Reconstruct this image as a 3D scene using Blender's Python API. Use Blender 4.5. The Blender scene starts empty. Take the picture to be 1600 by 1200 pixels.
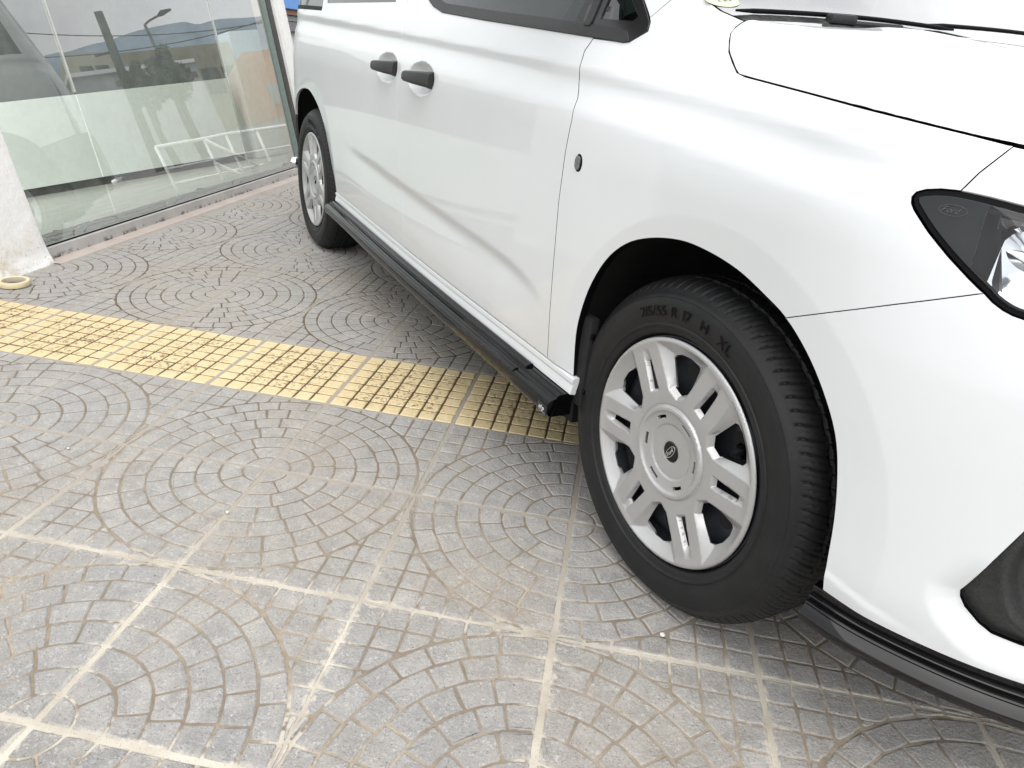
import bpy, bmesh, math, random
import numpy as np
from mathutils import Matrix, Vector
from mathutils.geometry import delaunay_2d_cdt
SC=bpy.context.scene; COL=SC.collection
# ------------------------------------------------------------------ camera
CAMP=(0.88739863,-0.86881269,0.99222806)
RW=((0.46228067,-0.78508299,-0.41223936),(0.88181182,0.4559296,0.12056584),(0.09329794,-0.41925279,0.90306289))
cd=bpy.data.cameras.new('camera'); cam=bpy.data.objects.new('camera',cd); COL.objects.link(cam)
cd.sensor_width=36; cd.lens=1123.21161*36/1600; cd.clip_start=.01; cd.clip_end=5000
cam.matrix_world=Matrix([[RW[i][0],RW[i][2],-RW[i][1],CAMP[i]] for i in range(3)]+[[0,0,0,1]])
SC.camera=cam
# ------------------------------------------------------------------ sky, sun, exposure
SUN_EL,SUN_AZ=62.0,-25.0        # sun elevation; direction of the sun in the ground plane, from +X towards +Y
w=bpy.data.worlds.new('World'); SC.world=w; w.use_nodes=True; nt=w.node_tree; nt.nodes.clear()
out=nt.nodes.new('ShaderNodeOutputWorld'); bg=nt.nodes.new('ShaderNodeBackground')
sky=nt.nodes.new('ShaderNodeTexSky'); sky.sky_type='NISHITA'; sky.sun_disc=False
sky.sun_elevation=math.radians(SUN_EL); sky.sun_rotation=math.radians(90-SUN_AZ); sky.dust_density=3; sky.air_density=1.2
hs=nt.nodes.new('ShaderNodeHueSaturation'); hs.inputs['Saturation'].default_value=.16; hs.inputs['Value'].default_value=1.0
tc=nt.nodes.new('ShaderNodeTexCoord'); no=nt.nodes.new('ShaderNodeTexNoise'); no.inputs['Scale'].default_value=2.2; no.inputs['Detail'].default_value=6
rp=nt.nodes.new('ShaderNodeValToRGB'); rp.color_ramp.elements[0].position=.35; rp.color_ramp.elements[1].position=.68
rp.color_ramp.elements[0].color=(5.4,5.5,5.75,1); rp.color_ramp.elements[1].color=(9.1,9.1,9.2,1)
mx=nt.nodes.new('ShaderNodeMix'); mx.data_type='RGBA'; mx.inputs[0].default_value=.72
L=nt.links.new
L(sky.outputs[0],hs.inputs['Color']); L(tc.outputs['Generated'],no.inputs['Vector']); L(no.outputs['Fac'],rp.inputs['Fac'])
L(hs.outputs[0],mx.inputs[6]); L(rp.outputs[0],mx.inputs[7]); L(mx.outputs[2],bg.inputs['Color']); bg.inputs['Strength'].default_value=.10
L(bg.outputs[0],out.inputs['Surface'])
sd=bpy.data.lights.new('sun','SUN'); sd.energy=1.2; sd.angle=math.radians(75); sd.color=(1,.97,.93)
so=bpy.data.objects.new('sun',sd); COL.objects.link(so)
e,a=math.radians(SUN_EL),math.radians(SUN_AZ)
so.rotation_euler=Vector((math.cos(e)*math.cos(a),math.cos(e)*math.sin(a),math.sin(e))).to_track_quat('Z','Y').to_euler()
SC.view_settings.view_transform='Standard'; SC.view_settings.look='None'; SC.view_settings.gamma=1
SC.view_settings.exposure=1.1
SC.cycles.max_bounces=10; SC.cycles.transparent_max_bounces=16; SC.cycles.caustics_reflective=False; SC.cycles.caustics_refractive=False
rng=np.random.default_rng(7); random.seed(7)

# ------------------------------------------------------------------ helpers
def link(name,me,mat=None,parent=None):
    o=bpy.data.objects.new(name,me); COL.objects.link(o)
    if mat is not None: me.materials.append(mat)
    if parent is not None: o.parent=parent
    return o
def tag(o,label=None,cat=None,group=None,kind=None):
    if label: o['label']=label
    if cat: o['category']=cat
    if group: o['group']=group
    if kind: o['kind']=kind
    return o
def empty(name,loc=(0,0,0),label=None,cat=None):
    o=bpy.data.objects.new(name,None); COL.objects.link(o); o.location=loc; o.empty_display_size=.1
    return tag(o,label,cat)
def mesh(name,V,F,mat=None,parent=None,smooth=True,N=None,angle=None):
    me=bpy.data.meshes.new(name); me.from_pydata([tuple(map(float,v)) for v in V],[],[tuple(map(int,f)) for f in F]); me.update()
    me.polygons.foreach_set('use_smooth',[smooth]*len(me.polygons))
    if N is not None: me.normals_split_custom_set_from_vertices([tuple(map(float,n)) for n in N])
    o=link(name,me,mat,parent)
    if angle: me.shade_auto_smooth if False else None
    return o
class MB:
    def __init__(s): s.v=[]; s.f=[]
    def add(s,V,F):
        b=len(s.v); s.v+= [tuple(v) for v in V]; s.f+=[tuple(i+b for i in f) for f in F]
    def box(s,a,b,M=None,bev=0):
        x0,y0,z0=a; x1,y1,z1=b
        V=[(x0,y0,z0),(x1,y0,z0),(x1,y1,z0),(x0,y1,z0),(x0,y0,z1),(x1,y0,z1),(x1,y1,z1),(x0,y1,z1)]
        if M is not None: V=[tuple(M@Vector(v)) for v in V]
        s.add(V,[(0,3,2,1),(4,5,6,7),(0,1,5,4),(1,2,6,5),(2,3,7,6),(3,0,4,7)])
    def tube(s,P,r,n=10,cap=True):
        P=[Vector(p) for p in P]; R=r if hasattr(r,'__len__') else [r]*len(P); V=[];F=[]
        up=None
        for i,p in enumerate(P):
            t=(P[min(i+1,len(P)-1)]-P[max(i-1,0)]).normalized()
            if up is None: up=t.orthogonal().normalized()
            a=(up-t*up.dot(t)).normalized(); up=a; b=t.cross(a)
            for k in range(n):
                q=2*math.pi*k/n; V.append(p+(a*math.cos(q)+b*math.sin(q))*R[i])
        for i in range(len(P)-1):
            for k in range(n): F.append((i*n+k,i*n+(k+1)%n,(i+1)*n+(k+1)%n,(i+1)*n+k))
        if cap: F.append(tuple(range(n))[::-1]); F.append(tuple((len(P)-1)*n+k for k in range(n)))
        s.add(V,F)
    def grid(s,G,closed=False):
        h,w=G.shape[:2]; F=[]
        for i in range(h-1):
            for j in range(w-1 if not closed else w):
                k=(j+1)%w; F.append((i*w+j,i*w+k,(i+1)*w+k,(i+1)*w+j))
        s.add(G.reshape(-1,3),F)
    def prism(s,P,h,M=None):            # polygon in xy extruded along z from 0 to h
        n=len(P); V=[(x,y,0) for x,y in P]+[(x,y,h) for x,y in P]
        if M is not None: V=[tuple(M@Vector(v)) for v in V]
        s.add(V,[tuple(range(n))[::-1],tuple(range(n,2*n))]+[(i,(i+1)%n,(i+1)%n+n,i+n) for i in range(n)])
    def build(s,name,mat,parent=None,smooth=False,bevel=0,seg=2):
        o=mesh(name,s.v,s.f,mat,parent,smooth)
        if bevel:
            bm=bmesh.new(); bm.from_mesh(o.data); bmesh.ops.recalc_face_normals(bm,faces=bm.faces)
            ed=[e for e in bm.edges if len(e.link_faces)==2 and e.calc_face_angle(0)>.5]
            bmesh.ops.bevel(bm,geom=ed,offset=bevel,segments=seg,profile=.6,affect='EDGES',clamp_overlap=True)
            bm.to_mesh(o.data); bm.free()
            for p in o.data.polygons: p.use_smooth=True
            o.data.set_sharp_from_angle(angle=math.radians(35))
        return o
def fixn(o):
    bm=bmesh.new(); bm.from_mesh(o.data); bmesh.ops.recalc_face_normals(bm,faces=bm.faces); bm.to_mesh(o.data); bm.free(); return o
# ---- node materials
def newmat(name):
    m=bpy.data.materials.new(name); m.use_nodes=True; nt=m.node_tree
    return m,nt,nt.nodes['Principled BSDF']
def N_(nt,t,**k):
    n=nt.nodes.new(t)
    for a,b in k.items(): setattr(n,a,b)
    return n
def noise(nt,vec,scale,detail=3,rough=.5):
    n=nt.nodes.new('ShaderNodeTexNoise'); n.inputs['Scale'].default_value=scale; n.inputs['Detail'].default_value=detail; n.inputs['Roughness'].default_value=rough
    if vec is not None: nt.links.new(vec,n.inputs['Vector'])
    return n.outputs['Fac']
def ramp(nt,fac,stops):
    r=nt.nodes.new('ShaderNodeValToRGB'); el=r.color_ramp.elements
    while len(el)<len(stops): el.new(.5)
    for e,(p,c) in zip(el,stops):
        e.position=p; e.color=(c,c,c,1) if not hasattr(c,'__len__') else (*c,1)
    nt.links.new(fac,r.inputs['Fac']); return r.outputs['Color']
def math_(nt,op,a,b=None,c=None,clamp=False):
    n=nt.nodes.new('ShaderNodeMath'); n.operation=op; n.use_clamp=clamp
    for i,v in enumerate((a,b,c)):
        if v is None: continue
        if isinstance(v,(int,float)): n.inputs[i].default_value=v
        else: nt.links.new(v,n.inputs[i])
    return n.outputs[0]
def mix(nt,fac,a,b,blend='MIX'):
    n=nt.nodes.new('ShaderNodeMix'); n.data_type='RGBA'; n.blend_type=blend; n.clamp_factor=True
    for i,v in ((0,fac),(6,a),(7,b)):
        if isinstance(v,(int,float)): n.inputs[i].default_value=v if i==0 else (v,v,v,1)
        elif isinstance(v,tuple): n.inputs[i].default_value=(*v,1)
        else: nt.links.new(v,n.inputs[i])
    return n.outputs[2]
def bump(nt,h,strength,dist,p,prev=None):
    b=nt.nodes.new('ShaderNodeBump'); b.inputs['Strength'].default_value=strength; b.inputs['Distance'].default_value=dist
    nt.links.new(h,b.inputs['Height'])
    if prev is not None: nt.links.new(prev,b.inputs['Normal'])
    if p is not None: nt.links.new(b.outputs[0],p.inputs['Normal'])
    return b.outputs[0]
def objco(nt): return nt.nodes.new('ShaderNodeTexCoord').outputs['Object']
def simple(name,col,rough=.5,metal=0,coat=0,spec=.5,ns=0,namp=.1,bs=0,bd=.001,rvar=0):
    m,nt,p=newmat(name); p.inputs['Base Color'].default_value=(*col,1); p.inputs['Roughness'].default_value=rough
    p.inputs['Metallic'].default_value=metal; p.inputs['Coat Weight'].default_value=coat; p.inputs['Specular IOR Level'].default_value=spec
    co=objco(nt)
    if ns:
        f=noise(nt,co,ns,5,.6); lo=tuple(c*(1-namp) for c in col); hi=tuple(min(1,c*(1+namp)) for c in col)
        nt.links.new(ramp(nt,f,[(.3,lo),(.7,hi)]),p.inputs['Base Color'])
        if rvar: nt.links.new(ramp(nt,noise(nt,co,ns*2.3,4),[(.3,max(0,rough-rvar)),(.7,min(1,rough+rvar))]),p.inputs['Roughness'])
    if bs: bump(nt,noise(nt,co,bs,3),.5,bd,p)
    return m
M={}
m,nt,p=newmat('white_paint'); co=objco(nt)
p.inputs['Base Color'].default_value=(.78,.80,.81,1)
nt.links.new(ramp(nt,noise(nt,co,3.0,5),[(.3,(.648,.670,.688)),(.7,(.672,.692,.706))]),p.inputs['Base Color'])
p.inputs['Roughness'].default_value=.32; p.inputs['Coat Weight'].default_value=.75; p.inputs['Coat Roughness'].default_value=.03
# dust: very fine specks and a faint grey film lower down
M['paint']=m
M['black_gloss']=simple('black_gloss',(.0025,.0025,.003),.05,spec=.38,ns=40,namp=.3)
M['skirt_gloss']=simple('skirt_gloss',(.0022,.0022,.0027),.045,spec=.27,ns=40,namp=.3)
M['black_plastic']=simple('black_plastic',(.014,.014,.015),.48,ns=60,namp=.2,bs=900,bd=.0006)
M['grain_plastic']=simple('grain_plastic',(.020,.021,.021),.55,ns=300,namp=.5,bs=700,bd=.0015)
M['liner']=simple('liner',(.006,.006,.006),.85,ns=30,namp=.3,bs=300,bd=.001)
M['void']=simple('void',(.004,.004,.004),.9,ns=20,namp=.3)
M['seal_and_gap']=simple('seal_and_gap',(.003,.003,.004),.5,spec=.1,ns=30,namp=.2)  # black for seals and small trim; on panel flanges it stands in for seam shade
M['chrome']=simple('chrome',(.8,.81,.83),.08,metal=1,ns=20,namp=.05)
M['steel']=simple('steel',(.030,.034,.042),.42,metal=.4,ns=40,namp=.2)
M['dark_glass']=simple('dark_glass',(.010,.013,.014),.03,spec=.6,ns=3,namp=.3)
M['pillar_black']=simple('pillar_black',(.012,.012,.013),.25,ns=10,namp=.2)
M['alu']=simple('alu',(.45,.43,.41),.45,metal=.3,ns=25,namp=.1)
def glassmat(name,tint,refl_lo,ior=1.5,rough=0.0,dirt_haze=0.0,fm=1.0):
    m=bpy.data.materials.new(name); m.use_nodes=True; nt=m.node_tree; nt.nodes.clear()
    o=nt.nodes.new('ShaderNodeOutputMaterial'); tr=nt.nodes.new('ShaderNodeBsdfTransparent'); gl=nt.nodes.new('ShaderNodeBsdfGlossy'); di=nt.nodes.new('ShaderNodeBsdfDiffuse')
    tr.inputs[0].default_value=(*tint,1); gl.inputs['Roughness'].default_value=rough; gl.inputs['Color'].default_value=(1,1,1,1); di.inputs[0].default_value=(.6,.62,.6,1)
    fr=nt.nodes.new('ShaderNodeFresnel'); fr.inputs['IOR'].default_value=ior
    f=math_(nt,'ADD',math_(nt,'MULTIPLY',fr.outputs[0],fm),refl_lo,clamp=True)
    a=nt.nodes.new('ShaderNodeMixShader'); b=nt.nodes.new('ShaderNodeMixShader'); L=nt.links.new
    L(f,a.inputs[0]); L(tr.outputs[0],a.inputs[1]); L(gl.outputs[0],a.inputs[2])
    co=objco(nt); d=ramp(nt,noise(nt,co,14,6,.7),[(.45,0.0),(.8,1.0)])
    dd=math_(nt,'ADD',math_(nt,'MULTIPLY',d,dirt_haze),dirt_haze*.4)  # pale diffuse veil: painted haze over the pane, stronger in noisy patches
    if dirt_haze==0:
        L(a.outputs[0],o.inputs['Surface']); return m
    L(dd,b.inputs[0]); L(a.outputs[0],b.inputs[1]); L(di.outputs[0],b.inputs[2]); L(b.outputs[0],o.inputs['Surface'])
    return m

# ------------------------------------------------------------------ flank of the van as a surface: s along the plan outline, z up
YC=0.885            # centre plane of the van
def sstep(x,a,b):
    t=np.clip((x-a)/(b-a),0,1); return t*t*(3-2*t)
# ---- plan outline: straight flank, front and rear corners (x as function of arc length s)
def _outline():
    th=np.linspace(0,math.pi/2,1200)
    a,b,xs,e1,e2=.74,YC+.03,.15,2.6,2.2
    x=xs+a*np.sin(th)**(2/e1); y=YC-b*np.cos(th)**(2/e2)
    m=.012                                            # near the nose centre
    s=xs+np.r_[0,np.cumsum(np.hypot(np.diff(x),np.diff(y)))]
    # rear
    xr=-2.95; ar,br,f1,f2=.66,YC+.03,2.6,2.5
    x2=xr-ar*np.sin(th)**(2/f1); y2=YC-br*np.cos(th)**(2/f2)
    s2=xr-np.r_[0,np.cumsum(np.hypot(np.diff(x2),np.diff(y2)))]
    sm=np.linspace(xr,xs,600)[1:-1]
    S=np.r_[s2[::-1],sm,s]; X=np.r_[x2[::-1],sm,x]; Y=np.r_[y2[::-1],0*sm-.03,y]
    t=np.clip((-.9-X)/1.85,0,1); Y=Y+.032*t*t*(3-2*t)
    return S,X,Y
_S,_X,_Y=_outline()
_su=np.linspace(_S[0],_S[-1],5000)
_xu=np.interp(_su,_S,_X); _yu=np.interp(_su,_S,_Y)
_k=np.hanning(61); _k/=_k.sum()
def _sm(v):
    p=np.r_[2*v[0]-v[30:0:-1],v,2*v[-1]-v[-2:-32:-1]]; return np.convolve(p,_k,'valid')
_xu,_yu=_sm(_xu),_sm(_yu)
_tx,_ty=np.gradient(_xu,_su),np.gradient(_yu,_su); _l=np.hypot(_tx,_ty); _tx/=_l; _ty/=_l
SMIN,SMAX=_su[0],_su[-1]
def pch(xs,ys):
    xs=np.array(xs,float); ys=np.array(ys,float); h=np.diff(xs); d=np.diff(ys)/h
    m=np.zeros(len(xs)); 
    for i in range(1,len(xs)-1):
        if d[i-1]*d[i]>0:
            w1=2*h[i]+h[i-1]; w2=h[i]+2*h[i-1]; m[i]=(w1+w2)/(w1/d[i-1]+w2/d[i])
    m[0]=d[0]; m[-1]=d[-1]
    def f(x):
        x=np.clip(np.asarray(x,float),xs[0],xs[-1]); i=np.clip(np.searchsorted(xs,x)-1,0,len(h)-1)
        t=(x-xs[i])/h[i]
        return ((2*t**3-3*t**2+1)*ys[i]+(t**3-2*t**2+t)*h[i]*m[i]+(-2*t**3+3*t**2)*ys[i+1]+(t**3-t**2)*h[i]*m[i+1])
    return f
# inward offset of the flank against height: doors, and front wing
doorp=pch([.18,.25,.30,.33,.36,.40,.46,.60,.85,.93,1.0,1.05,1.08,1.2,1.4,1.6,1.72,1.80],
          [.06,.030,.014,.006,.003,.000,-.004,-.007,-.008,-.002,.012,.024,.036,.075,.140,.210,.265,.36])
wingp=pch([.18,.25,.30,.34,.40,.50,.60,.80,.87,.91,.95,.99,1.03,1.08,1.2,1.8],
          [.05,.028,.010,.002,.000,-.004,-.006,-.006,.000,.010,.032,.064,.094,.125,.19,.5])
frontp=pch([.18,.24,.30,.36,.42,.55,.66,.74,.82,.88,.92,.96,1.0,1.1,1.8],
          [.010,.004,-.004,-.008,-.006,.000,.008,.022,.045,.070,.092,.125,.165,.25,.8])
shz=pch([-3.2,-1.45,-.5,-.04,.3,.6],[1.032,.979,.9465,.919,.896,.873])
crz=pch([-2.3,-1.9,-1.0,-.68,-.56,-.49,-.42,-.3],[.563,.549,.515,.500,.487,.470,.443,.40])
ARCH=[(.036,.362,.358),(-2.757,.36,.375)]    # centre x, z, radius of the two wheel openings
CUPS=[(-1.598,.903),(-1.270,.892)]
FOGLINE=np.array([(.560,.466),(.547,.416),(.543,.403),(.546,.392),(.556,.378),(.578,.361),(.597,.352),(.633,.349),(.80,.356)])
def polydist(s,z,L):
    r=np.full(np.shape(s),9.)
    for a,b in zip(L[:-1],L[1:]):
        ab=b-a; t=np.clip(((s-a[0])*ab[0]+(z-a[1])*ab[1])/(ab@ab),0,1)
        r=np.minimum(r,np.hypot(s-a[0]-t*ab[0],z-a[1]-t*ab[1]))
    return r
def lobe(t): return np.where(np.abs(t)<1,(1-t*t)**2,0.)
def D(s,z):
    s,z=np.broadcast_arrays(np.asarray(s,float),np.asarray(z,float))
    w=sstep(s,-.55,-.02); f=sstep(s,.18,.62)
    d=doorp(z)*(1-w)+wingp(z)*w
    d=d*(1-f)+frontp(z)*f
    d=np.where(z>.95,d-(d-doorp(.95))*.42*(1-sstep(s,-2.6,-1.3)),d)
    # shoulder valley
    zs=shz(s); t=(z-zs)
    am=(.0068+.0035*sstep(s,-.7,-.2))*(1-sstep(s,.12,.44))
    d=d+am*np.where(t>0,lobe(t/.034),lobe(t/.055))
    # lower scallop in the doors
    ac=.0095*sstep(s,-2.25,-1.7)*(1-sstep(s,-.66,-.40))
    t=z-crz(s)
    d=d+ac*np.where(t>0,lobe(t/.040),np.clip(1-(np.sqrt(t*t+.000064)-.008)/.115,0,1)**1.35)
    for cx,cz,R in ARCH:
        r=np.hypot(s-cx,z-cz); k=(z>.2)
        q=.056-(r-R); d=d+k*(.105*(np.sqrt(q*q+.000002)+q)/2)
    zl=.338-.15*np.clip(s-.385,0,1); d=d-.0028*sstep(zl-z,-.005,.010)*sstep(s,.36,.38)*(1-sstep(s,.43,.55))
    m=(s>.4)&(z<.5)
    if m.any():
        q=polydist(s,z,FOGLINE); d=d+np.where(m,.020*(lambda t:t*t*(2-t)+0*t)(np.clip(1-q/.042,0,1))*(1-sstep(z,.36,.47)),0.)
    for cx,cz in CUPS:
        r=np.hypot((s-cx)/.110,(z-cz)/.045)
        d=d+.026*np.where(r<1,1-np.clip(r,0,1)**2.6,0.)
    return d
def SURF(s,z,off=0.):
    s=np.asarray(s,float); z=np.asarray(z,float)
    d=D(s,z)+off
    x=np.interp(s,_su,_xu); y=np.interp(s,_su,_yu)
    nx=-np.interp(s,_su,_ty); ny=np.interp(s,_su,_tx); l=np.hypot(nx,ny)
    return np.stack([x+nx/l*d,y+ny/l*d,z+0*s],-1)
def NORM(s,z,e=.0015):
    a=SURF(s+e,z)-SURF(s-e,z); b=SURF(s,z+e)-SURF(s,z-e)
    n=np.cross(a,b); n/=np.linalg.norm(n,axis=-1,keepdims=True)+1e-12
    return n      # points outward (-Y on the flank)

# ------------------------------------------------------------------ panels cut out of a surface
def resample(P,h):
    P=np.asarray(P,float); out=[]
    for a,b in zip(P,np.roll(P,-1,0)):
        n=max(1,int(math.ceil(np.hypot(*(b-a))/h))); out+= [a+(b-a)*k/n for k in range(n)]
    return np.array(out)
def area(P): x,y=P[:,0],P[:,1]; return .5*np.sum(x*np.roll(y,-1)-np.roll(x,-1)*y)
def inset(P,g):
    P=np.asarray(P,float)
    if area(P)<0: P=P[::-1]
    t=np.roll(P,-1,0)-np.roll(P,1,0); t/=np.hypot(t[:,0],t[:,1])[:,None]+1e-9
    return P+np.stack([-t[:,1],t[:,0]],1)*g
def inside(P,Q):
    x,y=Q[:,0],Q[:,1]; c=np.zeros(len(Q),bool)
    for a,b in zip(P,np.roll(P,-1,0)):
        k=(a[1]>y)!=(b[1]>y)
        with np.errstate(divide='ignore',invalid='ignore'): xi=(b[0]-a[0])*(y-a[1])/(b[1]-a[1])+a[0]
        c^=k&(x<xi)
    return c
def bdist(P,Q):
    r=np.full(len(Q),9.)
    for a,b in zip(P,np.roll(P,-1,0)):
        ab=b-a; t=np.clip(((Q-a)@ab)/(ab@ab+1e-12),0,1); r=np.minimum(r,np.hypot(*(Q-a-t[:,None]*ab).T))
    return r
def smoothpoly(P,it=1):
    P=np.asarray(P,float)
    for _ in range(it):
        Q=np.roll(P,-1,0); P=np.stack([P*.75+Q*.25,P*.25+Q*.75],1).reshape(-1,2)
    return P
def crs(P,n=5,closed=False):
    P=[np.array(p,float) for p in P]; out=[]; m=len(P)
    for i in range(m if closed else m-1):
        g=(lambda k:P[k%m]) if closed else (lambda k:P[min(max(k,0),m-1)])
        a,b,c,d=g(i-1),g(i),g(i+1),g(i+2)
        for k in range(n):
            t=k/n; out.append(tuple(.5*((2*b)+(c-a)*t+(2*a-5*b+4*c-d)*t*t+(3*b-a-3*c+d)*t**3)))
    if not closed: out.append(tuple(P[-1]))
    return out
def triang(outer,holes,h,extra=None,dens=None,h2=None):
    loops=[outer]+list(holes); V=[];E=[]
    for Lp in loops:
        b=len(V); V+=list(Lp); n=len(Lp); E+=[(b+i,b+(i+1)%n) for i in range(n)]
    lo,hi=outer.min(0),outer.max(0)
    gx,gy=np.meshgrid(np.arange(lo[0]+h/2,hi[0],h),np.arange(lo[1]+h/2,hi[1],h),indexing='ij')
    gx=gx.copy(); gx[:,1::2]+=h*.5
    Q=np.stack([gx.ravel(),gy.ravel()],1); hq=np.full(len(Q),h)
    if dens is not None:
        Q=Q[~dens(Q[:,0],Q[:,1])]
        gx,gy=np.meshgrid(np.arange(lo[0]+h2/2,hi[0],h2),np.arange(lo[1]+h2/2,hi[1],h2),indexing='ij'); gx=gx.copy(); gx[:,1::2]+=h2*.5
        Q2=np.stack([gx.ravel(),gy.ravel()],1); Q2=Q2[dens(Q2[:,0],Q2[:,1])]; hq=np.r_[np.full(len(Q),h),np.full(len(Q2),h2)]; Q=np.r_[Q,Q2]
    k=inside(outer,Q)
    for H in holes: k&=~inside(H,Q)
    Q=Q[k]; hq=hq[k]; k=bdist(outer,Q)>hq*.45
    for H in holes: k&=bdist(H,Q)>hq*.45
    if extra is not None:
        for Lp in extra: k&=bdist(np.asarray(Lp),Q)>hq*.3
    Q=Q[k]; V+=list(Q)
    if extra is not None:
        for Lp in extra:
            b=len(V); V+=list(Lp); E+=[(b+i,b+i+1) for i in range(len(Lp)-1)]
    vo,eo,fo,ov,oe,of=delaunay_2d_cdt([Vector((float(a),float(b))) for a,b in V],E,[],0,1e-6)
    P=np.array([(v[0],v[1]) for v in vo]); F=np.array([tuple(f) for f in fo])
    c=P[F].mean(1); k=inside(outer,c)
    for H in holes: k&=~inside(H,c)
    F=F[k]
    loopid=[]; m={}
    for i,o in enumerate(ov):
        for j in o: m[j]=i
    b=0
    for Lp in loops: loopid.append([m.get(b+i) for i in range(len(Lp))]); b+=len(Lp)
    return P,F,loopid
def panel(name,poly,mat,parent,extra=None,dens=None,h2=.005,fmat=None,holes=(),h=.014,bh=.010,gap=.0017,depth=.012,off=0.,fn=None,nf=None,flange=True,flip=False,rnd=.0014,hgap=None):
    fn=fn or (lambda a,b:SURF(a,b,off)); nf=nf or NORM
    P=np.asarray(poly,float)
    if area(P)<0: P=P[::-1]
    outer=resample(inset(resample(P,bh),gap),bh)
    hs=[]
    for H in holes:
        H=np.asarray(H,float)
        if area(H)<0: H=H[::-1]
        hs.append(resample(inset(resample(H,bh),-(gap if hgap is None else hgap)),bh))
    UV,F,loops=triang(outer,hs,h,extra,dens,h2)
    V=fn(UV[:,0],UV[:,1]); N=nf(UV[:,0],UV[:,1])
    a=V[F[:,0]]; nn=np.cross(V[F[:,1]]-a,V[F[:,2]]-a)
    fl=np.einsum('ij,ij->i',nn,N[F[:,0]])<0; F[fl]=F[fl][:,::-1]
    V=list(V); N=list(N); F=[tuple(f) for f in F]; mi=[0]*len(F)
    if flange:
        for li,ids in enumerate(loops):
            ids=[i for i in ids if i is not None]
            n=len(ids); L0=np.array([V[i] for i in ids]); n0=np.array([N[i] for i in ids])
            t=np.roll(L0,-1,0)-np.roll(L0,1,0); t/=np.linalg.norm(t,axis=1)[:,None]+1e-12
            o=np.cross(t,n0)*(1 if li==0 else 1)
            # outward in-plane direction
            uv=UV[ids]; src=outer if li==0 else hs[li-1]
            e=np.roll(uv,-1,0)-np.roll(uv,1,0); e/=np.hypot(e[:,0],e[:,1])[:,None]+1e-12
            d2=np.stack([e[:,1],-e[:,0]],1)*(1 if li==0 else -1)   # outer loop ccw: right side is outside; holes: into the hole
            test=fn(uv[:,0]+d2[:,0]*.002,uv[:,1]+d2[:,1]*.002)-L0
            sg=np.sign(np.einsum('ij,ij->i',test,o)); sg=np.where(np.median(sg)<0,-1,1); o=o*sg
            prev=ids; rings=[(rnd*.3,rnd*.3,.75,.65),(rnd*.9,rnd*1.2,.15,1.),(rnd,rnd+depth*.5,0,1.),(rnd,depth,-.0,1.)]
            for (uo,dn,wn,wo) in rings:
                b=len(V); nv=n0*wn+o*wo; nv/=np.linalg.norm(nv,axis=1)[:,None]
                for i in range(n): V.append(L0[i]+o[i]*uo-n0[i]*dn); N.append(nv[i])
                cur=list(range(b,b+n))
                for i in range(n):
                    j=(i+1)%n; q=(prev[i],cur[i],cur[j],prev[j])
                    A=np.array([V[k] for k in q]); fnm=np.cross(A[1]-A[0],A[3]-A[0])
                    F.append(q if fnm@(N[q[1]])>0 else q[::-1]); mi.append(1 if (fmat is not None and dn>rnd*.5) else 0)
                prev=cur
    o=mesh(name,V,F,mat,parent,True,N)
    if fmat is not None:
        o.data.materials.append(fmat); o.data.polygons.foreach_set('material_index',mi[:len(o.data.polygons)])  # blackened flanges paint the shade of the shut lines
    return o
def mirror_obj(o,parent):
    me=o.data.copy(); n=len(me.vertices); c=np.empty(n*3,np.float32); me.vertices.foreach_get('co',c); c=c.reshape(-1,3); c[:,1]=2*YC-c[:,1]
    me.vertices.foreach_set('co',c.ravel()); me.flip_normals(); me.update()
    if me.has_custom_normals:
        me.normals_split_custom_set([(0,0,0)]*len(me.loops))
    q=bpy.data.objects.new(o.name.split('.')[0],me); COL.objects.link(q); q.parent=parent; return q
def sweep(name,prof,s0,s1,mat,parent,ds=.012,smooth=True,endcap=True,zf=None,of=None,seg=None):
    ss=np.arange(s0,s1+ds*.5,ds); G=[]
    for s in ss:
        row=[]
        for d,z in prof:
            k=of(s) if of else 0.; zz=z+(zf(s) if zf else 0.)
            x=np.interp(s,_su,_xu); y=np.interp(s,_su,_yu); nx=-np.interp(s,_su,_ty); ny=np.interp(s,_su,_tx); l=math.hypot(nx,ny)
            row.append((x+nx/l*(d+k),y+ny/l*(d+k),zz))
        G.append(row)
    G=np.array(G); mb=MB(); mb.grid(G)
    if endcap:
        w=len(prof); n=len(ss); mb.f.append(tuple(range(w))); mb.f.append(tuple((n-1)*w+i for i in range(w))[::-1])
    o=mb.build(name,mat,parent,smooth); fixn(o)
    if smooth: o.data.set_sharp_from_angle(angle=math.radians(40))
    return o

# ------------------------------------------------------------------ paving
TS=.37885; GA=math.atan2(.79937475,.60083277); GO=(-.09367888,-1.0739248)     # tile size, direction of the rows, a joint crossing
GM=Matrix.Translation((GO[0],GO[1],0))@Matrix.Rotation(GA,4,'Z')
def gridmask(nt,co,width,wob):
    """1 near the joints between the tiles, with a ragged edge"""
    sx=nt.nodes.new('ShaderNodeSeparateXYZ'); nt.links.new(co,sx.inputs[0])
    n1=math_(nt,'MULTIPLY',math_(nt,'SUBTRACT',noise(nt,co,38,4,.6),.5),wob)
    o=[]
    for ax in (0,1):
        f=math_(nt,'FRACT',math_(nt,'ADD',math_(nt,'DIVIDE',sx.outputs[ax],TS),100.0))
        d=math_(nt,'MULTIPLY',math_(nt,'MINIMUM',f,math_(nt,'SUBTRACT',1.0,f)),TS)
        o.append(math_(nt,'ADD',d,n1))
    d=math_(nt,'MINIMUM',o[0],o[1])
    return math_(nt,'SUBTRACT',1.0,math_(nt,'SMOOTH_MIN' if False else 'MULTIPLY',math_(nt,'SUBTRACT',d,width*.7),1/(width*.6),clamp=True),clamp=True),sx
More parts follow.
